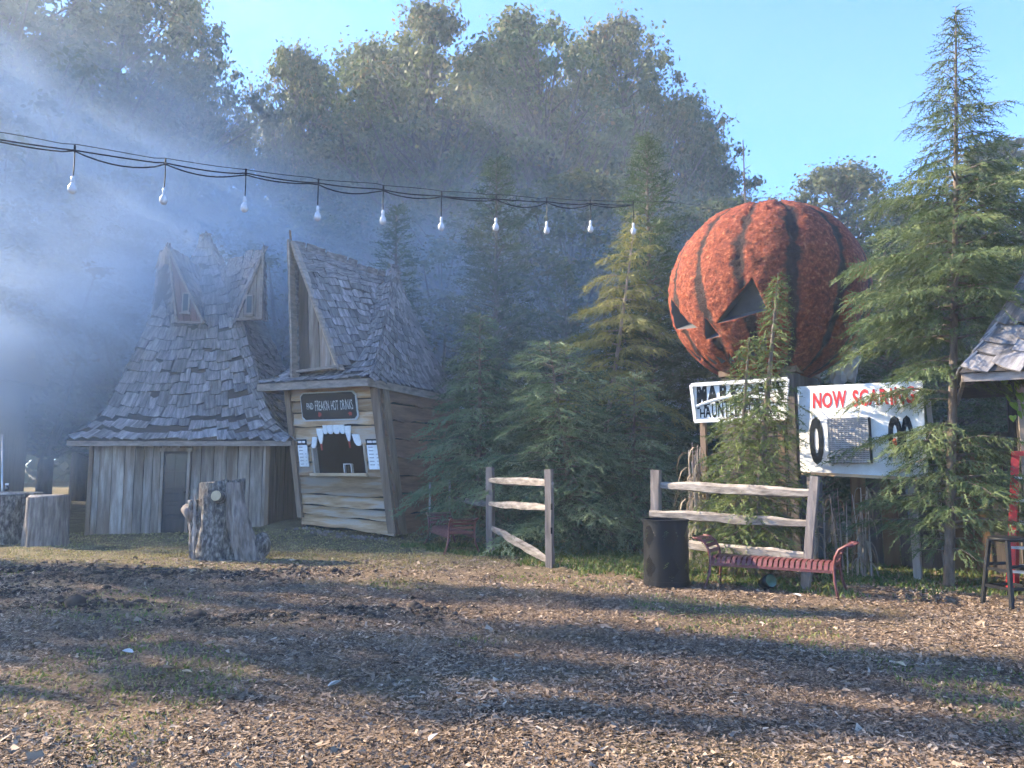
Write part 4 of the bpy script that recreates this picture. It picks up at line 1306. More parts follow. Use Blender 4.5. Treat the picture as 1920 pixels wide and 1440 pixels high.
log_seat(86, 1022, 15.9, .40, 1.02, M['grey_wood'], 'weathered sawn log stump standing upright beside the wider mossy log')
lc = log_seat(2, 1014, 16.5, .56, 1.07, M['bark'], 'wide rough log stump cut off by the left picture edge')
# things on the wide log
def bottle():
    p = at(12, 926, 16.2)
    b = empty('glass_bottle', (p.x, p.y, 1.09), 0, 'small clear bottle standing on the wide log stump', 'bottle')
    MB().lathe([(.001, 0), (.035, 0), (.036, .07), (.018, .10), (.016, .13)], 14).build('body', M['glass'], b, smooth=True)
    MB().lathe([(.02, .125), (.033, .13), (.033, .165), (.001, .168)], 12).build('cap', M['white'], b)
bottle()
def shelf_plank():
    p = at(48, 926, 16.4)
    o = MB().beam(p + Vector((-.33, 0, .03)), p + Vector((.33, 0, .03)), .12, .022).beam(p + Vector((.12, 0, -.02)), p + Vector((.2, 0, -.02)), .1, .07).build('grey_plank', M['lumber'])
    tag(o, 'thin grey plank lying across the tops of the log stumps', 'plank')
shelf_plank()
def grey_pole(px, y, top_row, label, r=.022):
    p = at(px, 1000, y)
    t = at(px, top_row, y)
    o = MB().tube([(p.x, p.y, g(p.x, p.y) - .1), (t.x, t.y, t.z)], r, 8).build('metal_pole', M['aluminium'], smooth=True)
    tag(o, label, 'pole', 'thin metal poles')
grey_pole(5, 17.2, 815, 'thin grey pole rising behind the bottle at the left edge')
grey_pole(806, 16.9, 905, 'thin grey metal pole beside the corner of the drinks hut')
grey_pole(843, 16.6, 900, 'thin grey metal pole just behind the end-on bench')

# ================================================================== FESTOON LIGHTS
def festoon():
    d0 = 5.7
    def S(i): return Vector(((-.568 + .0893 * i) * d0, (1 + .0556 * i) * d0, 0))
    hooks = [(140, 283), (310, 307), (461, 326), (597, 344), (719, 356), (828, 368), (930, 374), (1025, 379), (1107, 382), (1187, 384)]
    pts = []
    for i, (px, py) in enumerate(hooks):
        pts.append(at(px, py, S(i).y))
    ext_l = [at(-60, 252, S(-1.2).y), at(-420, 200, S(-3.4).y)]
    ext_r = [at(1262, 386, S(10).y), at(1330, 394, 11.9)]
    allp = ext_l[::-1] + pts + ext_r
    f = empty('festoon_cable', (0, 0, 0), 0, 'black festoon cable of three strands sagging across the yard', 'cable')
    def strand(off, sag, r, ph, short=0):
        out = []
        for k in range(len(allp) - 1 - 2 * short):
            a, b = allp[k], allp[k + 1]
            for t in np.linspace(0, 1, 9)[:-1]:
                p = a.lerp(b, t)
                p.z += off - sag * 4 * t * (1 - t) * (1 + .5 * math.sin(k * 2.1 + ph)) + off * .3 * math.sin(k + t * 3 + ph)
                p.y += .012 * math.sin(4 * t + ph + k)
                out.append(p)
        out.append(allp[-1 - 2 * short])
        return MB().tube(out, r, 5).build('strand', M['cable'], f, smooth=True)
    strand(.045, .0, .0034, 0); strand(.004, .012, .0062, 1.3, 1); strand(-.006, .045, .0062, 2.9, 1)
    names = ['nearest bulb of the festoon, at the left edge of the picture', 'second festoon bulb from the left, dim behind smoke', 'third festoon bulb from the left above the eared shed roof', 'festoon bulb hanging left above the fin of the drinks hut',
             'festoon bulb hanging above the peak of the drinks hut', 'festoon bulb just right of the drinks hut peak', 'festoon bulb in front of the middle arborvitae top', 'festoon bulb just right of the middle arborvitae', 'festoon bulb left of the leaning yellow conifer tip', 'last festoon bulb on the right in front of the tall arborvitae']
    for i, p in enumerate(pts):
        ln = .21 + .012 * math.sin(i * 3)
        bb = empty('festoon_bulb', p, i * .7, names[i], 'light bulb', 'festoon bulbs over the yard'); bb.scale = (.86, .86, 1)
        MB().tube([(0, 0, .012), (.004, 0, -ln * .5), (0, 0, -ln)], .0055, 6).build('drop_cord', M['cable'], bb)
        MB().lathe([(.004, -ln + .012), (.016, -ln), (.017, -ln - .04), (.013, -ln - .045)], 10).build('socket', M['bulb'], bb, smooth=True)
        MB().lathe([(.013, -ln - .04), (.018, -ln - .05), (.032, -ln - .072), (.038, -ln - .092), (.033, -ln - .113), (.018, -ln - .127), (.001, -ln - .130)], 14).build('glass_globe', M['bulb'], bb, smooth=True)
        MB().box((0, 0, .02), (.014, .014, .05)).build('clip', M['cable'], bb)
festoon()

# ================================================================== RIGHT HUT, STOOL, LADDER
def right_hut():
    Ye = 9.5
    e0 = at(1798, 694, Ye)
    b = empty('shingle_hut', (e0.x + .52, Ye + .12, 0), R(-29), 'dark board hut with broad grey shingles at the right picture edge', 'hut')
    zt = e0.z - .12
    core = MB().box((1.75, 2.05, zt / 2), (2.8, 2.6, zt)).build('wall', M['plank_dark'], b)
    def boards(p0, dv, n):
        s = 0
        for k in range(n):
            w = random.uniform(.22, .34)
            a = Vector(p0) + Vector(dv) * s
            mb = MB(); q = a + Vector(dv) * (w - .012)
            nn = Vector((dv[1], -dv[0], 0)) * random.uniform(.02, .035)
            mb.plate([a, q, q + Vector((0, 0, zt)), a + Vector((0, 0, zt))], nn); mb.build('plank', M['plank_dark'], core)
            s += w
    boards((.35, .75, 0), (1, 0, 0), 10); boards((.35, 3.3, 0), (0, -1, 0), 9)
    MB().beam((.32, .7, 0), (.32, .7, zt), .10, .10, (0, 1, 0)).build('corner_post', M['lumber'], b)
    # roof: hip
    ze = e0.z - .02
    def corner(sx, sy, v):
        s = 1 - v * .985
        return Vector((1.6 + sx * 2.0 * s, 1.7 + sy * 2.1 * s, ze + 3.4 * v ** 1.12))
    dk = MB(); K = 6; cs = ((-1, -1), (1, -1), (1, 1), (-1, 1))
    ring = [[corner(*c, k / K) - Vector((0, 0, .02)) for c in cs] for k in range(K + 1)]
    for k in range(K):
        for i in range(4): dk.add([ring[k][i], ring[k][(i + 1) % 4], ring[k + 1][(i + 1) % 4], ring[k + 1][i]], [(0, 1, 2, 3)])
    dk.add(ring[0], [(3, 2, 1, 0)])
    roof = dk.build('roof', M['deck'], b)
    S = shingle_meshes('r', .30, .50, .02)
    fr = lay(lambda u, v: corner(-1, -1, v).lerp(corner(1, -1, v), u), 4.2, .30, .30)
    lf = lay(lambda u, v: corner(-1, 1, v).lerp(corner(-1, -1, v), u), 4.2, .30, .30)
    put_shingles(roof, S, fr + lf, 300)
    MB().beam(corner(-1, -1, 0) + Vector((.05, .05, -.08)), corner(1, -1, 0) + Vector((0, .05, -.08)), .04, .10).build('fascia', M['fascia'], roof)
    MB().beam(corner(-1, -1, 0) + Vector((.05, .05, -.08)), corner(-1, 1, 0) + Vector((.05, 0, -.08)), .04, .10).build('fascia', M['fascia'], roof)
right_hut()

def brown_fence():
    b = empty('board_fence', at(1600, 1040, 12.9) * 1, R(-35), 'tall brown board fence standing behind the countdown board', 'fence')
    b.location.z = 0
    x = 0
    while x < 3.4:
        w = random.uniform(.2, .3); h = 2.1 + random.uniform(-.05, .05)
        MB().box((x + w / 2, random.uniform(-.01, .01), h / 2), (w - .012, .03, h)).build('plank', M['panel_brown'] if random.random() < .6 else M['plank_dark'], b)
        x += w
    for z in (.4, 1.6): MB().box((1.7, .05, z), (3.4, .05, .09)).build('rail', M['post_wood'], b)
brown_fence()

def stool():
    a, c = at(1855, 1133, 9.2), at(1890, 1146, 8.85)
    b = empty('bar_stool', (5.78, 9.12, 0), R(12), 'black wooden bar stool at the right picture edge', 'stool')
    h = .76
    MB().lathe([(.001, h - .02), (.185, h - .02), (.20, h), (.195, h + .022), (.16, h + .03), (.001, h + .022)], 28).build('seat', M['black'], b, smooth=True)
    fl = []
    for sx in (-1, 1):
        for sy in (-1, 1):
            p, q = Vector((sx * .205, sy * .205, 0)), Vector((sx * .13, sy * .13, h - .01))
            MB().beam(p, q, .042, .042, (0, 1, 0)).build('leg', M['black'], b, bevel=.004); fl.append((p, q))
    for z, prs in ((.22, ((0, 1), (2, 3), (0, 2), (1, 3))), (.42, ((0, 1), (2, 3))), (.47, ((0, 2), (1, 3)))):
        for i, j in prs:
            t = z / h
            MB().beam(fl[i][0].lerp(fl[i][1], t), fl[j][0].lerp(fl[j][1], t), .022, .034).build('rung', M['black'], b)
stool()

def ladder():
    b = empty('step_ladder', (6.72, 10.0, 0), R(-38), 'red fibreglass step ladder with metal treads behind the stool', 'ladder')
    H = 1.75
    for s in (-1, 1):
        MB().beam((s * .30, -.42, 0), (s * .17, -.04, H), .09, .035, (0, 1, 0)).build('front_rail', M['ladder_red'], b)
        MB().beam((s * .30, .45, 0), (s * .17, .05, H), .06, .03, (0, 1, 0)).build('rear_rail', M['ladder_red'], b)
        MB().box((s * .30, -.42, .04), (.10, .05, .08)).build('foot', M['black'], b)
    for k in range(1, 6):
        t = k / 6
        MB().box((0, -.42 + .38 * t, H * t), (.60 - .26 * t, .11, .03)).build('tread', M['aluminium'], b)
        if k % 2: MB().beam((-.30 + .13 * t, .45 - .4 * t, H * t), (.30 - .13 * t, .45 - .4 * t, H * t), .03, .03).build('brace', M['aluminium'], b)
    MB().box((0, 0, H + .02), (.42, .2, .06)).build('top_cap', M['ladder_red'], b)
ladder()

def vine():
    b = empty('vine_spray', at(1905, 705, 9.9), 0, 'bright green heart-leaved vine hanging from the eave of the right hut', 'vine')
    o = b.location
    st = [Vector((.12, .05, .10)), Vector((0, 0, 0)), Vector((-.05, -.03, -.15)), Vector((.02, -.03, -.33)), Vector((.05, -.02, -.52))]
    MB().tube(st, .006, 5).build('stem', M['vine'], b)
    heart = [(0, -.05), (.35, .12), (.55, -.15), (.4, -.6), (0, -1.1), (-.4, -.6), (-.55, -.15), (-.35, .12)]
    for k, (px, py, s) in enumerate(((1884, 715, .10), (1896, 728, .11), (1910, 722, .12), (1893, 748, .10), (1905, 762, .12), (1916, 745, .12), (1900, 785, .08), (1915, 778, .10), (1925, 765, .12))):
        p = at(px, py, 9.85 + random.uniform(-.1, .1)) - o
        Rm = Matrix.Rotation(random.uniform(-.8, .8), 3, 'Z') @ Matrix.Rotation(random.uniform(-.5, .3), 3, 'X')
        vs = [p + Rm @ Vector((x * s, abs(x) * s * .35, y * s + s * .5)) for x, y in heart] + [p + Rm @ Vector((0, -.1 * s, 0))]
        MB().add(vs, [(i, (i + 1) % 8, 8) for i in range(8)]).build('leaf', M['vine'], b)
vine()

def flood_lamp():
    p = at(1437, 1088, 10.25)
    b = empty('ground_spotlight', (p.x, p.y, 0), R(20), 'small dark green ground spotlight under the long bench', 'spotlight')
    MB().tube([(0, .10, .07), (0, -.02, .11), (0, -.09, .135)], [.055, .085, .09], 14).build('housing', M['black'], b, smooth=True)
    MB().tube([(0, -.088, .1345), (0, -.096, .137)], [.08, .08], 14).build('lens', plain('green_lens', (.03, .10, .07), .1, .5), b)
    MB().box((0, 0, .03), (.05, .05, .08)).build('spike', M['black'], b)
flood_lamp()

def corn_shock(px, py, Y, h, n, label):
    p = at(px, py, Y)
    b = empty('corn_shock', (p.x, p.y, g(p.x, p.y)), 0, label, 'corn stalks', 'dried corn stalk bundles')
    st = MB()
    vs, fs, hue = [], [], []
    for k in range(n):
        a = random.random() * 6.28; r = random.uniform(.02, .25)
        base = Vector((math.cos(a) * r, math.sin(a) * r, 0)); top = Vector((math.cos(a) * r * .7 + random.uniform(-.1, .1), math.sin(a) * r * .7, h * random.uniform(.7, 1.05)))
        st.tube([base, base.lerp(top, .5), top], [.011, .01, .006], 5)
        for j in range(7):
            q = base.lerp(top, random.uniform(.15, 1)); az = random.random() * 6.28
            L = random.uniform(.25, .55); dr = Vector((math.cos(az), math.sin(az), 0)); sd = Vector((-dr.y, dr.x, 0)) * random.uniform(.012, .022)
            b0 = len(vs); hu = random.random()
            for i in range(5):
                t = i / 4
                c = q + dr * (L * .55 * math.sin(t * 1.7)) + Vector((0, 0, L * (.45 * t - 1.25 * t * t)))
                c.z = max(c.z, .02)
                w = sd * (1 - t) ** .6
                vs += [c - w, c + w]; hue += [hu, hu]
            fs += [(b0 + 2 * i, b0 + 2 * i + 1, b0 + 2 * i + 3, b0 + 2 * i + 2) for i in range(4)]
    st.build('stalks', M['bare_wood'], b)
    npmesh('husk_leaves', vs, fs, M['husk'], b, hue=hue)
corn_shock(1312, 1040, 12.5, 1.9, 22, 'tall grey bundle of dried corn stalks below the arched sign')
corn_shock(1615, 1060, 11.3, 1.25, 9, 'dried corn stalk bundle drooping behind the leaning fence post')
corn_shock(1560, 1060, 11.8, 1.3, 7, 'dried corn stalk bundle in the dark under the countdown board')

# ---- neighbouring roof in the smoke at the left edge
def smoky_hut():
    c = at(38, 575, 21.0)
    b = empty('smoky_hut', (c.x - 3.2, 21.5, 0), R(4), 'shingle roofed hut fading into smoke at the left picture edge', 'hut')
    ze, zr = at(20, 700, 21.0).z, c.z
    core = MB().box((0, 1.2, ze / 2), (3.6, 2.8, ze)).build('wall', M['plank_dark'], b)
    for k in range(13): MB().box((-1.68 + k * .28, -.22, ze / 2), (.27, .03, ze)).build('plank', M['plank'], core)
    a0, a1, r0, r1 = Vector((-2.3, -.7, ze)), Vector((2.1, -.7, ze)), Vector((-2.0, 1.2, zr)), Vector((2.25, 1.2, zr))
    z0, z1 = Vector((-2.3, 3.1, ze)), Vector((2.1, 3.1, ze))
    roof = MB().add([a0, a1, r1, r0, z0, z1], [(0, 1, 2, 3), (3, 2, 5, 4), (1, 5, 2), (0, 3, 4), (0, 4, 5, 1)]).build('roof', M['deck'], b)
    S = shingle_meshes('s', .30, .5, .016, 3)
    put_shingles(roof, S, lay(lambda u, v: a0.lerp(a1, u).lerp(r0.lerp(r1, u), v), 2.6, .31, .32), 300)
smoky_hut()

# ================================================================== CONIFERS
def fingers_to_mesh(B, D, Ln, hue, k, bw, bl, seed):
    """each finger = a slim shoot fringed with k needle blades on alternating sides"""
    r = np.random.default_rng(seed)
    n = len(B)
    D = D / np.linalg.norm(D, axis=1, keepdims=True)
    ref = r.normal(0, 1, (n, 3)) * .6 + np.array([0, 0, 1.0])
    S = np.cross(D, ref); S /= np.linalg.norm(S, axis=1, keepdims=True) + 1e-9
    V, F, Hh = [], [], []
    # shoot
    w = (bw * .9)
    V.append(np.stack([B - S * w, B + S * w, B + D * Ln[:, None]], 1)); Hh.append(np.repeat(hue[:, None], 3, 1))
    for j in range(k):
        t = (j + .3 + .4 * r.random(n)) / k
        sg = 1 if j % 2 else -1
        N_ = np.cross(D, S)
        dirn = D * .75 + S * (sg * .75) + N_ * r.normal(0, .45, (n, 1))
        L = (Ln * bl * (1 - .45 * t) * r.uniform(.7, 1.2, n))[:, None]
        p = B + D * (Ln * t)[:, None]
        V.append(np.stack([p - D * bw, p + D * bw, p + dirn * L], 1)); Hh.append(np.repeat(np.clip(hue[:, None] + .12 * t[:, None], 0, 1), 3, 1))
    V = np.concatenate(V).reshape(-1, 3)
    return V, np.arange(len(V)).reshape(-1, 3), np.concatenate(Hh).ravel()

def conifer(name, label, base, top, rad, nb, mat, bark, seed, spacing=.10, fl=.15, fsp=.055, elev=.15, droop=.35, k=6, bw=.008, bl=.42, t0=.06, side=.42, pend=.35, hue0=.5, trunk_r=None, gaps=0.0, group=None, cat='conifer', bend=0.0, wild=False, vary=.28, gapf=None):
    r = random.Random(seed)
    base = Vector((base[0], base[1], g(base[0], base[1]) - .05)); top = Vector(top)
    o = empty(name, base, 0, label, cat, group)
    ax = top - base; H = ax.length
    tr = trunk_r or H * .011 + .02
    def axis_pt(t):
        p = ax * t
        return p + Vector((bend * math.sin(t * 3.1), bend * .5 * math.sin(t * 4.4), 0))
    wood = MB()
    wood.tube([axis_pt(i / 12) for i in range(13)], [tr * (1 - i / 12) ** .8 + .006 for i in range(13)], 7)
    B, D, Ln, Hu = [], [], [], []
    def finger(p, d, l, h):
        B.append(p[:]); D.append(d[:]); Ln.append(l); Hu.append(h)
    phase = r.random() * 6
    for i in range(nb):
        t = t0 + (1 - t0) * ((i + r.random()) / nb) ** .92
        L = rad(t) * (r.uniform(.72, 1.12) if not wild else r.uniform(.45, 1.25))
        if L < .04 or r.random() < (gapf(t) if gapf else gaps): continue
        az = phase + i * 2.39996 + r.uniform(-.4, .4)
        hd = Vector((math.cos(az), math.sin(az), 0)); perp = Vector((-hd.y, hd.x, 0))
        e = elev + .55 * max(0, t - .75) / .25 + r.uniform(-.12, .12)
        dr = droop * r.uniform(.7, 1.3)
        o0 = axis_pt(t)
        def pt(s): return o0 + hd * (L * s) + Vector((0, 0, L * (e * s - dr * s * s)))
        wood.tube([pt(0), pt(.4), pt(.75), pt(1)], [tr * .35 * (1 - t * .6) * min(1, L) + .004, .010 * min(1, L) + .003, .005, .002], 4, cap=False)
        bh = hue0 + r.uniform(-vary, vary)
        ns = max(2, int(L / spacing))
        for q in range(ns):
            for sg in (-1, 1):
                s = (q + r.random()) / ns
                s = .12 + .88 * s
                p = pt(s)
                ls = side * L * (1 - .7 * s) * r.uniform(.5, 1.15) + .05
                sd = (perp * sg * r.uniform(.7, 1.0) + hd * r.uniform(.45, .9) + Vector((0, 0, r.uniform(-.25, .2)))).normalized()
                nf = max(1, int(ls / fsp))
                for j in range(nf):
                    u = (j + r.random()) / nf
                    pp = p + sd * (ls * u) + Vector((0, 0, -.3 * ls * u * u))
                    fd = sd * .8 + hd * r.uniform(-.1, .7) + perp * r.uniform(-.5, .5) + Vector((0, 0, -pend * r.uniform(.2, 1.6)))
                    finger(pp, fd, fl * r.uniform(.6, 1.25), bh + r.uniform(-.2, .2))
        for q in range(max(2, int(L / (fsp * 1.3)))):
            s = r.random()
            finger(pt(s), hd + perp * r.uniform(-.9, .9) + Vector((0, 0, r.uniform(-.5, .35))), fl * r.uniform(.5, 1), bh + r.uniform(-.15, .15))
    for q in range(int(22 * H / 4)):
        t = 1 - .12 * r.random()
        a = r.random() * 6.28
        finger(axis_pt(t), Vector((math.cos(a), math.sin(a), .5)), fl * (.4 + 4 * (1 - t)), hue0)
    V, F, Hh = fingers_to_mesh(np.array(B), np.array(D), np.array(Ln), np.clip(np.array(Hu), 0, 1), k, bw, bl, seed)
    wood.build('trunk', bark, o, smooth=True)
    npmesh('crown', V, F, mat, o, hue=np.clip(Hh, 0, 1))
    return o

def cone(r0, p=.9, low=.0, lowt=.12):
    """radius profile: r0 at the foot tapering to the tip; low = pulled-in skirt"""
    return lambda t: r0 * ((1 - t) ** p + .02) * (1 - low * max(0, (lowt - t) / lowt))

ARB = dict(mat=M['arbor'], bark=M['twig'], spacing=.15, fl=.30, fsp=.12, elev=.45, droop=.25, k=6, bw=.018, bl=.38, side=.45, pend=-.25, group='arborvitae behind the yard')
def arb(px, top_row, Y, r0, nb, label, seed, **kw):
    t = at(px, top_row, Y); a = dict(ARB); a.update(kw)
    conifer('arborvitae', label, (t.x + kw.get('dx', 0), Y), t, cone(r0, .72, .3, .08), nb, seed=seed, **{k: v for k, v in a.items() if k != 'dx'})
arb(744, 388, 22.0, 1.75, 210, 'dark arborvitae rising behind the peak of the drinks hut', 1)
arb(931, 300, 20.5, 2.0, 270, 'broad dark arborvitae in the middle behind the small hemlock', 2)
arb(1212, 258, 18.0, 1.85, 290, 'tallest dark arborvitae behind the leaning yellow conifer', 3, trunk_r=.1)
arb(1060, 500, 22.5, 2.0, 170, 'lower arborvitae filling the gap behind the yellow conifer', 4)
arb(1345, 470, 17.5, 1.7, 170, 'dark arborvitae half hidden at the left side of the pumpkin', 5)
arb(1655, 430, 17.0, 1.8, 180, 'dark arborvitae between the pumpkin and the tall cedar', 6)
arb(1530, 560, 16.5, 1.6, 120, 'low arborvitae hidden behind the pumpkin', 7)
arb(1885, 470, 16.5, 1.7, 120, 'arborvitae showing between the tall cedar and the right hut roof', 8)

HEM = dict(spacing=.12, fl=.27, fsp=.095, k=7, bw=.013, bl=.28, vary=.45, group='hemlocks')
t = at(900, 588, 16.7)
conifer('hemlock', 'soft green young hemlock between the drinks hut and the short fence', (t.x, 16.7), t, cone(1.85, .62, .35, .22), 115, M['hemlock'], M['twig'], 21, elev=.32, droop=.55, side=.5, pend=.55, **HEM)
t = at(1030, 640, 15.2)
conifer('hemlock', 'wide blue-green hemlock with sweeping layered branches behind the short fence', (at(1085, 1000, 15.3).x, 15.3), t, cone(2.25, .55, .2, .12), 105, M['hemlock'], M['twig'], 22, elev=.12, droop=.30, side=.42, pend=.35, hue0=.5, **HEM)
t = at(1190, 700, 15.2)
conifer('hemlock', 'green hemlock filling the right flank of the wide one beside the litter bin', (at(1185, 1000, 15.2).x, 15.2), t, cone(1.85, .55, .2, .12), 85, M['hemlock'], M['twig'], 23, elev=.12, droop=.30, side=.42, pend=.35, hue0=.45, **HEM)
t = at(1192, 398, 16.9)
conifer('yellow_conifer', 'sparse leaning yellow conifer with bare pale trunk above the hemlock', (at(1100, 1000, 16.9).x, 16.9), t, lambda q: (2.45 * (1 - q) ** .75 + .03), 78, M['yellow_needles'], M['pale_bark'], 31, spacing=.085, fl=.20, fsp=.065, elev=.22, droop=.42, k=7, bw=.012, bl=.32, t0=.36, side=.46, pend=.8, hue0=.55, trunk_r=.075, gaps=.15, bend=.06, wild=True)
t = at(1459, 512, 11.35)
conifer('hemlock', 'lime green hemlock with bare nodding leader in front of the pumpkin', (at(1408, 1050, 11.5).x, 11.5), t, lambda q: .95 * max(.02, (1 - q)) ** .62 * (.5 if q > .62 else 1), 170, M['hemlock_lime'], M['twig'], 24, elev=.25, droop=.40, side=.42, pend=.6, hue0=.5, **{**HEM, 'fl': .19, 'fsp': .07, 'bw': .010, 'vary': .35})
t = at(1405, 632, 11.5)
conifer('hemlock', 'small lime hemlock growing against the arched sign', (at(1372, 1050, 11.75).x, 11.75), t, cone(.9, .7, .2, .15), 100, M['hemlock_lime'], M['twig'], 25, elev=.2, droop=.40, side=.42, pend=.6, hue0=.5, **{**HEM, 'fl': .19, 'fsp': .07, 'bw': .010, 'vary': .35})
t = at(1790, 14, 10.5)
conifer('cedar', 'tall open cedar with drooping shoots in front of the countdown board', (at(1778, 1100, 10.4).x, 10.4), t, lambda q: float(np.interp(q, [0, .05, .1, .2, .3, .45, .6, .7, .8, .9, 1], [.4, .7, .95, 1.2, 1.35, 1.4, 1.15, .85, .55, .26, .03])), 235, M['cedar'], M['twig'], 41, spacing=.075, fl=.19, fsp=.06, elev=.30, droop=.42, k=7, bw=.009, bl=.26, t0=.06, side=.46, pend=.7, hue0=.5, trunk_r=.065, gapf=lambda q: (.5 if .26 < q < .41 else .08), wild=True, bend=.05)

# ================================================================== BROADLEAF TREES
def broadleaf_meshes(seed, mat, H=20.0, cr=6.9, clumps=400, per=105, leaf=.118, low=.2, spread=1.0):
    """trunk and crown mesh of one tree; clumps of leaf-sized faces round the ends of real limbs"""
    r = np.random.default_rng(seed); rr = random.Random(seed)
    wood = MB()
    lean = Vector((rr.uniform(-.6, .6), rr.uniform(-.6, .6), 0))
    def tp(z): return Vector((0, 0, z)) + lean * (z / H) ** 2 * 2
    wood.tube([tp(H * i / 8 * .9) for i in range(9)], [.30 * (1 - i / 8) ** .9 + .03 for i in range(9)], 7)
    C = []
    lobes = [(rr.uniform(0, 6.28), rr.uniform(.3, .95), rr.uniform(.7, 1.0)) for _ in range(13)]
    for i in range(clumps):
        a, h, k = lobes[i % 13]
        a += rr.gauss(0, .75); h = min(1, max(low, h + rr.gauss(0, .14)))
        prof = math.sin(math.pi * min(1, max(.0, (h - low) / (1.02 - low))) ** .8) ** .6
        R_ = cr * prof * k * rr.uniform(.35, 1.08) + .2
        C.append(Vector((math.cos(a) * R_, math.sin(a) * R_, H * h)) + lean * h * h * 2)
    for i in range(8): C.append(tp(H * rr.uniform(.9, 1.0)) + Vector((rr.uniform(-.9, .9), rr.uniform(-.9, .9), 0)))
    for c in C:
        z0 = max(H * .16, c.z - math.hypot(c.x, c.y) * rr.uniform(.5, 1.1))
        a = tp(z0); m = a.lerp(c, .55) + Vector((0, 0, -.25))
        rb = .05 + .012 * (c - a).length
        wood.tube([a, m, c], [rb, rb * .55, .012], 4, cap=False)
    Cn = np.array([c[:] for c in C]); n = len(Cn)
    cr_ = r.uniform(.45, 1.15, n)
    idx = np.repeat(np.arange(n), per)
    d = r.normal(0, 1, (len(idx), 3)); d /= np.linalg.norm(d, axis=1, keepdims=True)
    rad = cr_[idx] * np.minimum(np.abs(r.normal(0, .6, len(idx))), 1.05) * spread
    P = Cn[idx] + d * rad[:, None] * np.array([1.15, 1.15, .8])
    nrm = d * .6 + r.normal(0, .6, d.shape) + np.array([0, 0, .45]); nrm /= np.linalg.norm(nrm, axis=1, keepdims=True)
    u = np.cross(nrm, r.normal(0, 1, d.shape)); u /= np.linalg.norm(u, axis=1, keepdims=True); v = np.cross(nrm, u)
    s = leaf * r.uniform(.6, 1.35, len(idx))[:, None]
    quad = np.stack([P - u * s, P + v * s * .62 - u * s * .1, P + u * s, P - v * s * .62 + u * s * .1], 1).reshape(-1, 3)
    hc = np.clip(r.beta(2, 3.2, n), 0, 1)
    hue = np.clip(hc[idx] * .8 + r.normal(.08, .13, len(idx)), 0, 1)
    b = np.arange(len(idx))[:, None] * 4
    o1 = wood.build('trunk', M['trunk'], smooth=True)
    o2 = npmesh('crown', quad, b + np.array([[0, 1, 2, 3]]), mat, hue=np.repeat(hue, 4))
    m1, m2 = o1.data, o2.data
    bpy.data.objects.remove(o1); bpy.data.objects.remove(o2)
    return m1, m2
TV = [broadleaf_meshes(100, M['leaf']), broadleaf_meshes(101, M['leaf_olive']), broadleaf_meshes(102, M['leaf'], clumps=360), broadleaf_meshes(103, M['leaf_olive'], clumps=420),
      broadleaf_meshes(104, M['leaf'], clumps=180, per=64, leaf=.22, spread=1.35)]
def tree(px, top_row, Y, width, var, label, rz, x=None, H=None, group='broadleaf trees behind the yard', wide=1.55):
    if x is None:
        t = at(px, top_row, Y); x, H = t.x, t.z
    z = g(x, Y) - .1
    o = empty('broadleaf_tree', (x, Y, z), rz, label, 'tree', group)
    k = (H - z) / 20.4; w = width * wide / 14.2
    for nm, me in zip(('trunk', 'crown'), TV[var]):
        c = bpy.data.objects.new(nm, me); COL.objects.link(c); c.parent = o; c.scale = (w, w, k)
    return o
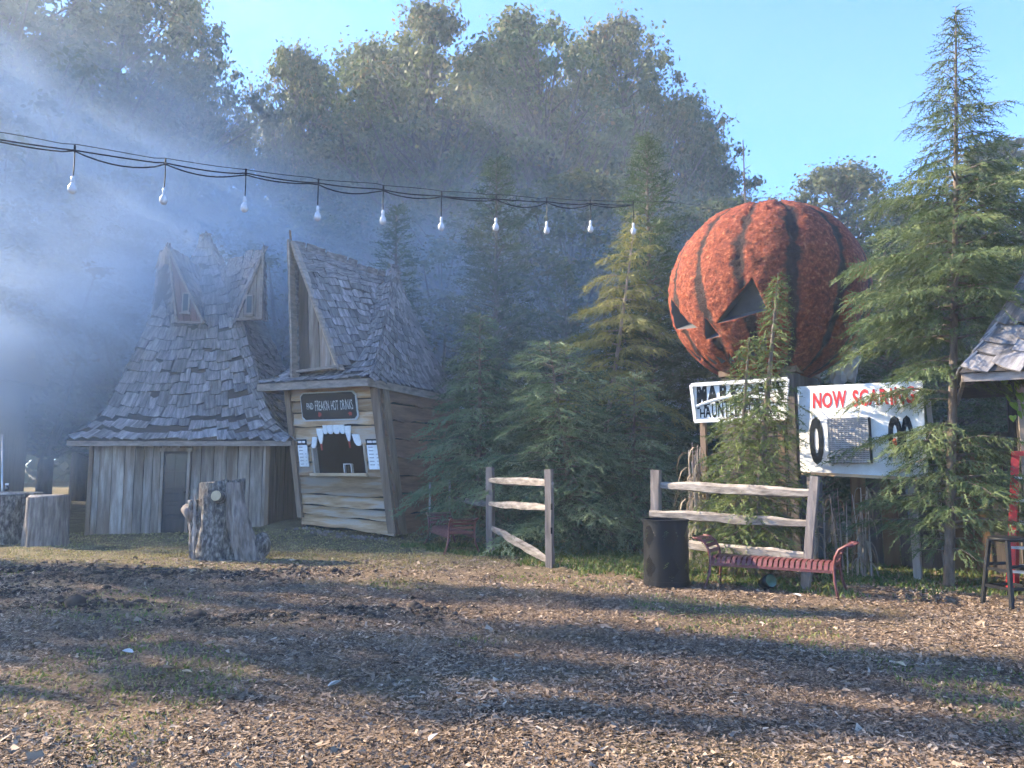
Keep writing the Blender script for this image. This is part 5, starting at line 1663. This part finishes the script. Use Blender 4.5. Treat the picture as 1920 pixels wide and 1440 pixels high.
for a in ((40, -80, 31, 12, 0, 'tall broadleaf tree wrapped in smoke at the upper left corner', .4),
          (205, -60, 32, 10, 1, 'tall rust-tinged broadleaf tree above the eared shed', 2.2),
          (305, -20, 35, 6.6, 2, 'broadleaf tree whose right edge borders the gap of blue sky', 4.0),
          (540, 85, 38, 5.6, 3, 'broadleaf tree with a pointed top just right of the sky gap', 1.1),
          (665, 90, 38, 8.5, 0, 'smoky broadleaf tree above the drinks hut', 3.3),
          (830, 38, 36, 9, 1, 'high domed broadleaf tree left of the canopy notch', 5.0),
          (1035, 34, 37, 9.5, 2, 'dense high broadleaf tree right of the canopy notch', .2),
          (1185, 45, 39, 8, 3, 'high broadleaf tree at the right shoulder of the canopy', 2.9),
          (1265, 200, 41, 6.5, 0, 'open-crowned broadleaf tree stepping down right of the canopy', 1.9),
          (1365, 320, 42, 6, 1, 'low broadleaf tree just left of the pumpkin top', 4.6),
          (1560, 310, 43, 10, 3, 'sunlit broadleaf tree behind the right side of the pumpkin', .9),
          (1680, 380, 40, 8, 2, 'low broadleaf tree between pumpkin and tall cedar', 3.8),
          (1790, 390, 41, 9.0, 0, 'broadleaf tree behind the tall cedar trunk', 5.6),
          (1890, 262, 38, 11, 1, 'olive broadleaf tree at the right picture edge', 2.4),
          (590, 120, 41, 7, 2, 'smoky broadleaf tree filling the dip above the drinks hut fin', 5.4),
          (745, 100, 41, 8, 3, 'smoky broadleaf tree filling the dip left of the high dome', .3),
          (935, 100, 41, 8, 0, 'broadleaf tree seen in the notch between the two high crowns', 1.4),
          (1115, 80, 42, 8, 1, 'broadleaf tree between the dense high crown and the shoulder', 3.7),
          (120, 330, 27, 8, 3, 'shaded understorey tree behind the log stumps', 1.0),
          (250, 420, 28, 7, 2, 'shaded understorey tree left behind the eared shed', 2.0),
          (520, 400, 28, 7.5, 0, 'shaded understorey tree between the two huts', 3.0),
          (640, 340, 31, 8, 1, 'shaded understorey tree behind the drinks hut fin', 4.1),
          (830, 360, 29, 8, 2, 'shaded understorey tree between the two left arborvitae', 5.1),
          (1050, 330, 28, 8, 3, 'shaded understorey tree between the middle and tallest arborvitae', .6),
          (1330, 400, 30, 8, 0, 'shaded understorey tree left behind the pumpkin', 1.6),
          (-60, 300, 26, 8, 1, 'shaded understorey tree cut by the left picture edge', 2.6),
          (1480, 480, 32, 8, 1, 'shaded understorey tree hidden behind the pumpkin', 3.6),
          (1740, 520, 30, 8, 3, 'shaded understorey tree behind the countdown board and cedar', 4.6)):
    tree(*a[:5], a[5], a[6])
# the wood goes on to the left of the picture; these trees throw the long shadows across the yard
for k, (x, y, H, w, v) in enumerate(((-21, 12.6, 16.5, 3.2, 4), (-25, 17.6, 17.5, 2.8, 4), (-34, 18.8, 23.5, 3.6, 4), (-24, 22.8, 16.5, 5.6, 0), (-26, 27.5, 22, 7.5, 3), (-28, 33, 23, 8, 1))):
    tree(0, 0, y, w, v, 'tree of the wood beyond the left edge, number %s from the yard' % ('one two three four five six'.split()[k]), k * 1.3, x=x, H=H, wide=1.0, group='trees of the wood beyond the left edge')

# the wood beyond reads as one mass of leaves and stems
def far_wood():
    r = np.random.default_rng(5); n = 26000
    x = r.uniform(-75, 75, n); y = r.uniform(47, 54, n); hmax = 9 + 3 * np.sin(x * .31) + 2 * np.sin(x * .83 + 1)
    z = .5 + hmax * r.random(n) ** .8
    P = np.stack([x, y, z], -1); nr = r.normal(0, 1, (n, 3)); nr /= np.linalg.norm(nr, axis=1, keepdims=True)
    u = np.cross(nr, r.normal(0, 1, (n, 3))); u /= np.linalg.norm(u, axis=1, keepdims=True); v = np.cross(nr, u)
    q = r.uniform(.3, .75, n)[:, None]
    quad = np.stack([P - u * q, P + v * q * .7, P + u * q, P - v * q * .7], 1).reshape(-1, 3)
    o = npmesh('far_wood', quad, np.arange(4 * n).reshape(-1, 4), M['leaf'], hue=np.repeat(r.beta(2, 4, n), 4))
    tag(o, 'far wood seen as one leafy mass between the trunks', 'wood', kind='stuff')
far_wood()

# dead snag above the pumpkin
def snag():
    p = at(1393, 262, 24.0)
    b = empty('dead_snag', (p.x, 24.0, .2), 0, 'thin bare dead trunk above the left shoulder of the pumpkin', 'tree')
    mb = MB().tube([(.05, 0, 0), (.02, 0, p.z * .5), (0, 0, p.z - .2)], [.10, .07, .015], 6)
    for k in range(9):
        z = p.z * (.62 + .035 * k); a = k * 2.4
        mb.tube([(0, 0, z), (.3 * math.cos(a), .3 * math.sin(a), z + .22)], [.018, .005], 4)
    mb.build('trunk', M['trunk'], b)
snag()

# ================================================================== AIR: even haze and drifting smoke
def haze():
    mb = MB().box((0, 22, 14.5), (110, 76, 32))
    m = bpy.data.materials.new('haze'); m.use_nodes = True
    nt = m.node_tree; nt.nodes.remove(nt.nodes['Principled BSDF'])
    pv = nt.nodes.new('ShaderNodeVolumePrincipled')
    pv.inputs['Color'].default_value = (.72, .86, 1.0, 1); pv.inputs['Density'].default_value = .0022; pv.inputs['Anisotropy'].default_value = .3
    nt.links.new(pv.outputs[0], nt.nodes['Material Output'].inputs['Volume'])
    tag(mb.build('haze', m), 'thin bluish haze filling the air of the yard', 'haze', kind='stuff')
haze()

def smoke():
    """one body of drifting smoke; its uneven density is a field sampled into a voxel grid"""
    lo, hi = (-27, 12, .2), (15, 35, 17.5)
    mb = MB().box([(a + b) / 2 for a, b in zip(lo, hi)], [b - a for a, b in zip(lo, hi)])
    m = bpy.data.materials.new('smoke'); m.use_nodes = True
    nt = m.node_tree; nt.nodes.remove(nt.nodes['Principled BSDF'])
    pv = nt.nodes.new('ShaderNodeVolumePrincipled')
    pv.inputs['Color'].default_value = (.74, .88, 1.0, 1); pv.inputs['Anisotropy'].default_value = .0
    pv.inputs['Density'].default_value = 1.0
    nt.links.new(pv.outputs[0], nt.nodes['Material Output'].inputs['Volume'])
    o = mb.build('smoke', m)
    gn = bpy.data.node_groups.new('smoke_field', 'GeometryNodeTree')
    gn.interface.new_socket('Geometry', in_out='INPUT', socket_type='NodeSocketGeometry')
    gn.interface.new_socket('Geometry', in_out='OUTPUT', socket_type='NodeSocketGeometry')
    N = gn.nodes; L = gn.links
    def mth(op, a, b=None):
        n = N.new('ShaderNodeMath'); n.operation = op
        for i, x in enumerate((a, b)):
            if x is None: continue
            if isinstance(x, (int, float)): n.inputs[i].default_value = x
            else: L.new(x, n.inputs[i])
        return n.outputs[0]
    pos = N.new('GeometryNodeInputPosition').outputs[0]
    tot = None
    for cx, cy_, cz, rx, ry, rz_, amp in SMOKE:
        sb = N.new('ShaderNodeVectorMath'); sb.operation = 'SUBTRACT'; L.new(pos, sb.inputs[0]); sb.inputs[1].default_value = (cx, cy_, cz)
        dv = N.new('ShaderNodeVectorMath'); dv.operation = 'DIVIDE'; L.new(sb.outputs[0], dv.inputs[0]); dv.inputs[1].default_value = (rx, ry, rz_)
        ln = N.new('ShaderNodeVectorMath'); ln.operation = 'LENGTH'; L.new(dv.outputs[0], ln.inputs[0])
        mr = N.new('ShaderNodeMapRange'); mr.interpolation_type = 'SMOOTHSTEP'
        mr.inputs['From Min'].default_value = 1.0; mr.inputs['From Max'].default_value = 0.1; mr.inputs['To Min'].default_value = 0; mr.inputs['To Max'].default_value = amp
        L.new(ln.outputs['Value'], mr.inputs['Value'])
        tot = mr.outputs[0] if tot is None else mth('ADD', tot, mr.outputs[0])
    vr = N.new('ShaderNodeVectorRotate'); vr.rotation_type = 'Y_AXIS'; vr.inputs['Angle'].default_value = R(-28); L.new(pos, vr.inputs['Vector'])
    vm = N.new('ShaderNodeVectorMath'); vm.operation = 'MULTIPLY'; L.new(vr.outputs[0], vm.inputs[0]); vm.inputs[1].default_value = (.24, .30, .55)
    no = N.new('ShaderNodeTexNoise'); no.inputs['Scale'].default_value = 1.0; no.inputs['Detail'].default_value = 4; no.inputs['Distortion'].default_value = .9
    L.new(vm.outputs[0], no.inputs['Vector'])
    nr = N.new('ShaderNodeMapRange'); nr.inputs['From Min'].default_value = .38; nr.inputs['From Max'].default_value = .66; nr.inputs['To Min'].default_value = .3; nr.inputs['To Max'].default_value = 1.7
    L.new(no.outputs[0], nr.inputs['Value'])
    vc = N.new('GeometryNodeVolumeCube')
    vc.inputs['Min'].default_value = lo; vc.inputs['Max'].default_value = hi
    vc.inputs['Resolution X'].default_value = 120; vc.inputs['Resolution Y'].default_value = 70; vc.inputs['Resolution Z'].default_value = 70
    L.new(mth('MULTIPLY', tot, nr.outputs[0]), vc.inputs['Density'])
    sm = N.new('GeometryNodeSetMaterial'); sm.inputs['Material'].default_value = m
    L.new(vc.outputs[0], sm.inputs['Geometry'])
    go = N.new('NodeGroupOutput'); L.new(sm.outputs[0], go.inputs[0])
    md = o.modifiers.new('smoke_field', 'NODES'); md.node_group = gn
    tag(o, 'blue-white smoke drifting over the eared shed and up into the trees', 'smoke', kind='stuff')
# plume centres: x, y, z, radii, density
SMOKE = [(-12.3, 18.5, 4.2, 5.8, 4.5, 4.4, .17), (-10.5, 22.5, 7.0, 9, 7, 5.5, .19), (-1.5, 28, 6.5, 17, 7, 6.5, .14), (-17, 25, 10, 12, 8, 9, .15), (-9.0, 18.3, 6.2, 3.8, 3.2, 2.8, .12), (4, 29, 5, 14, 6, 6, .09), (-2, 30, 11, 17, 5, 7.5, .025), (-1.5, 19.8, 5.5, 6, 2.8, 4.5, .06)]
smoke()
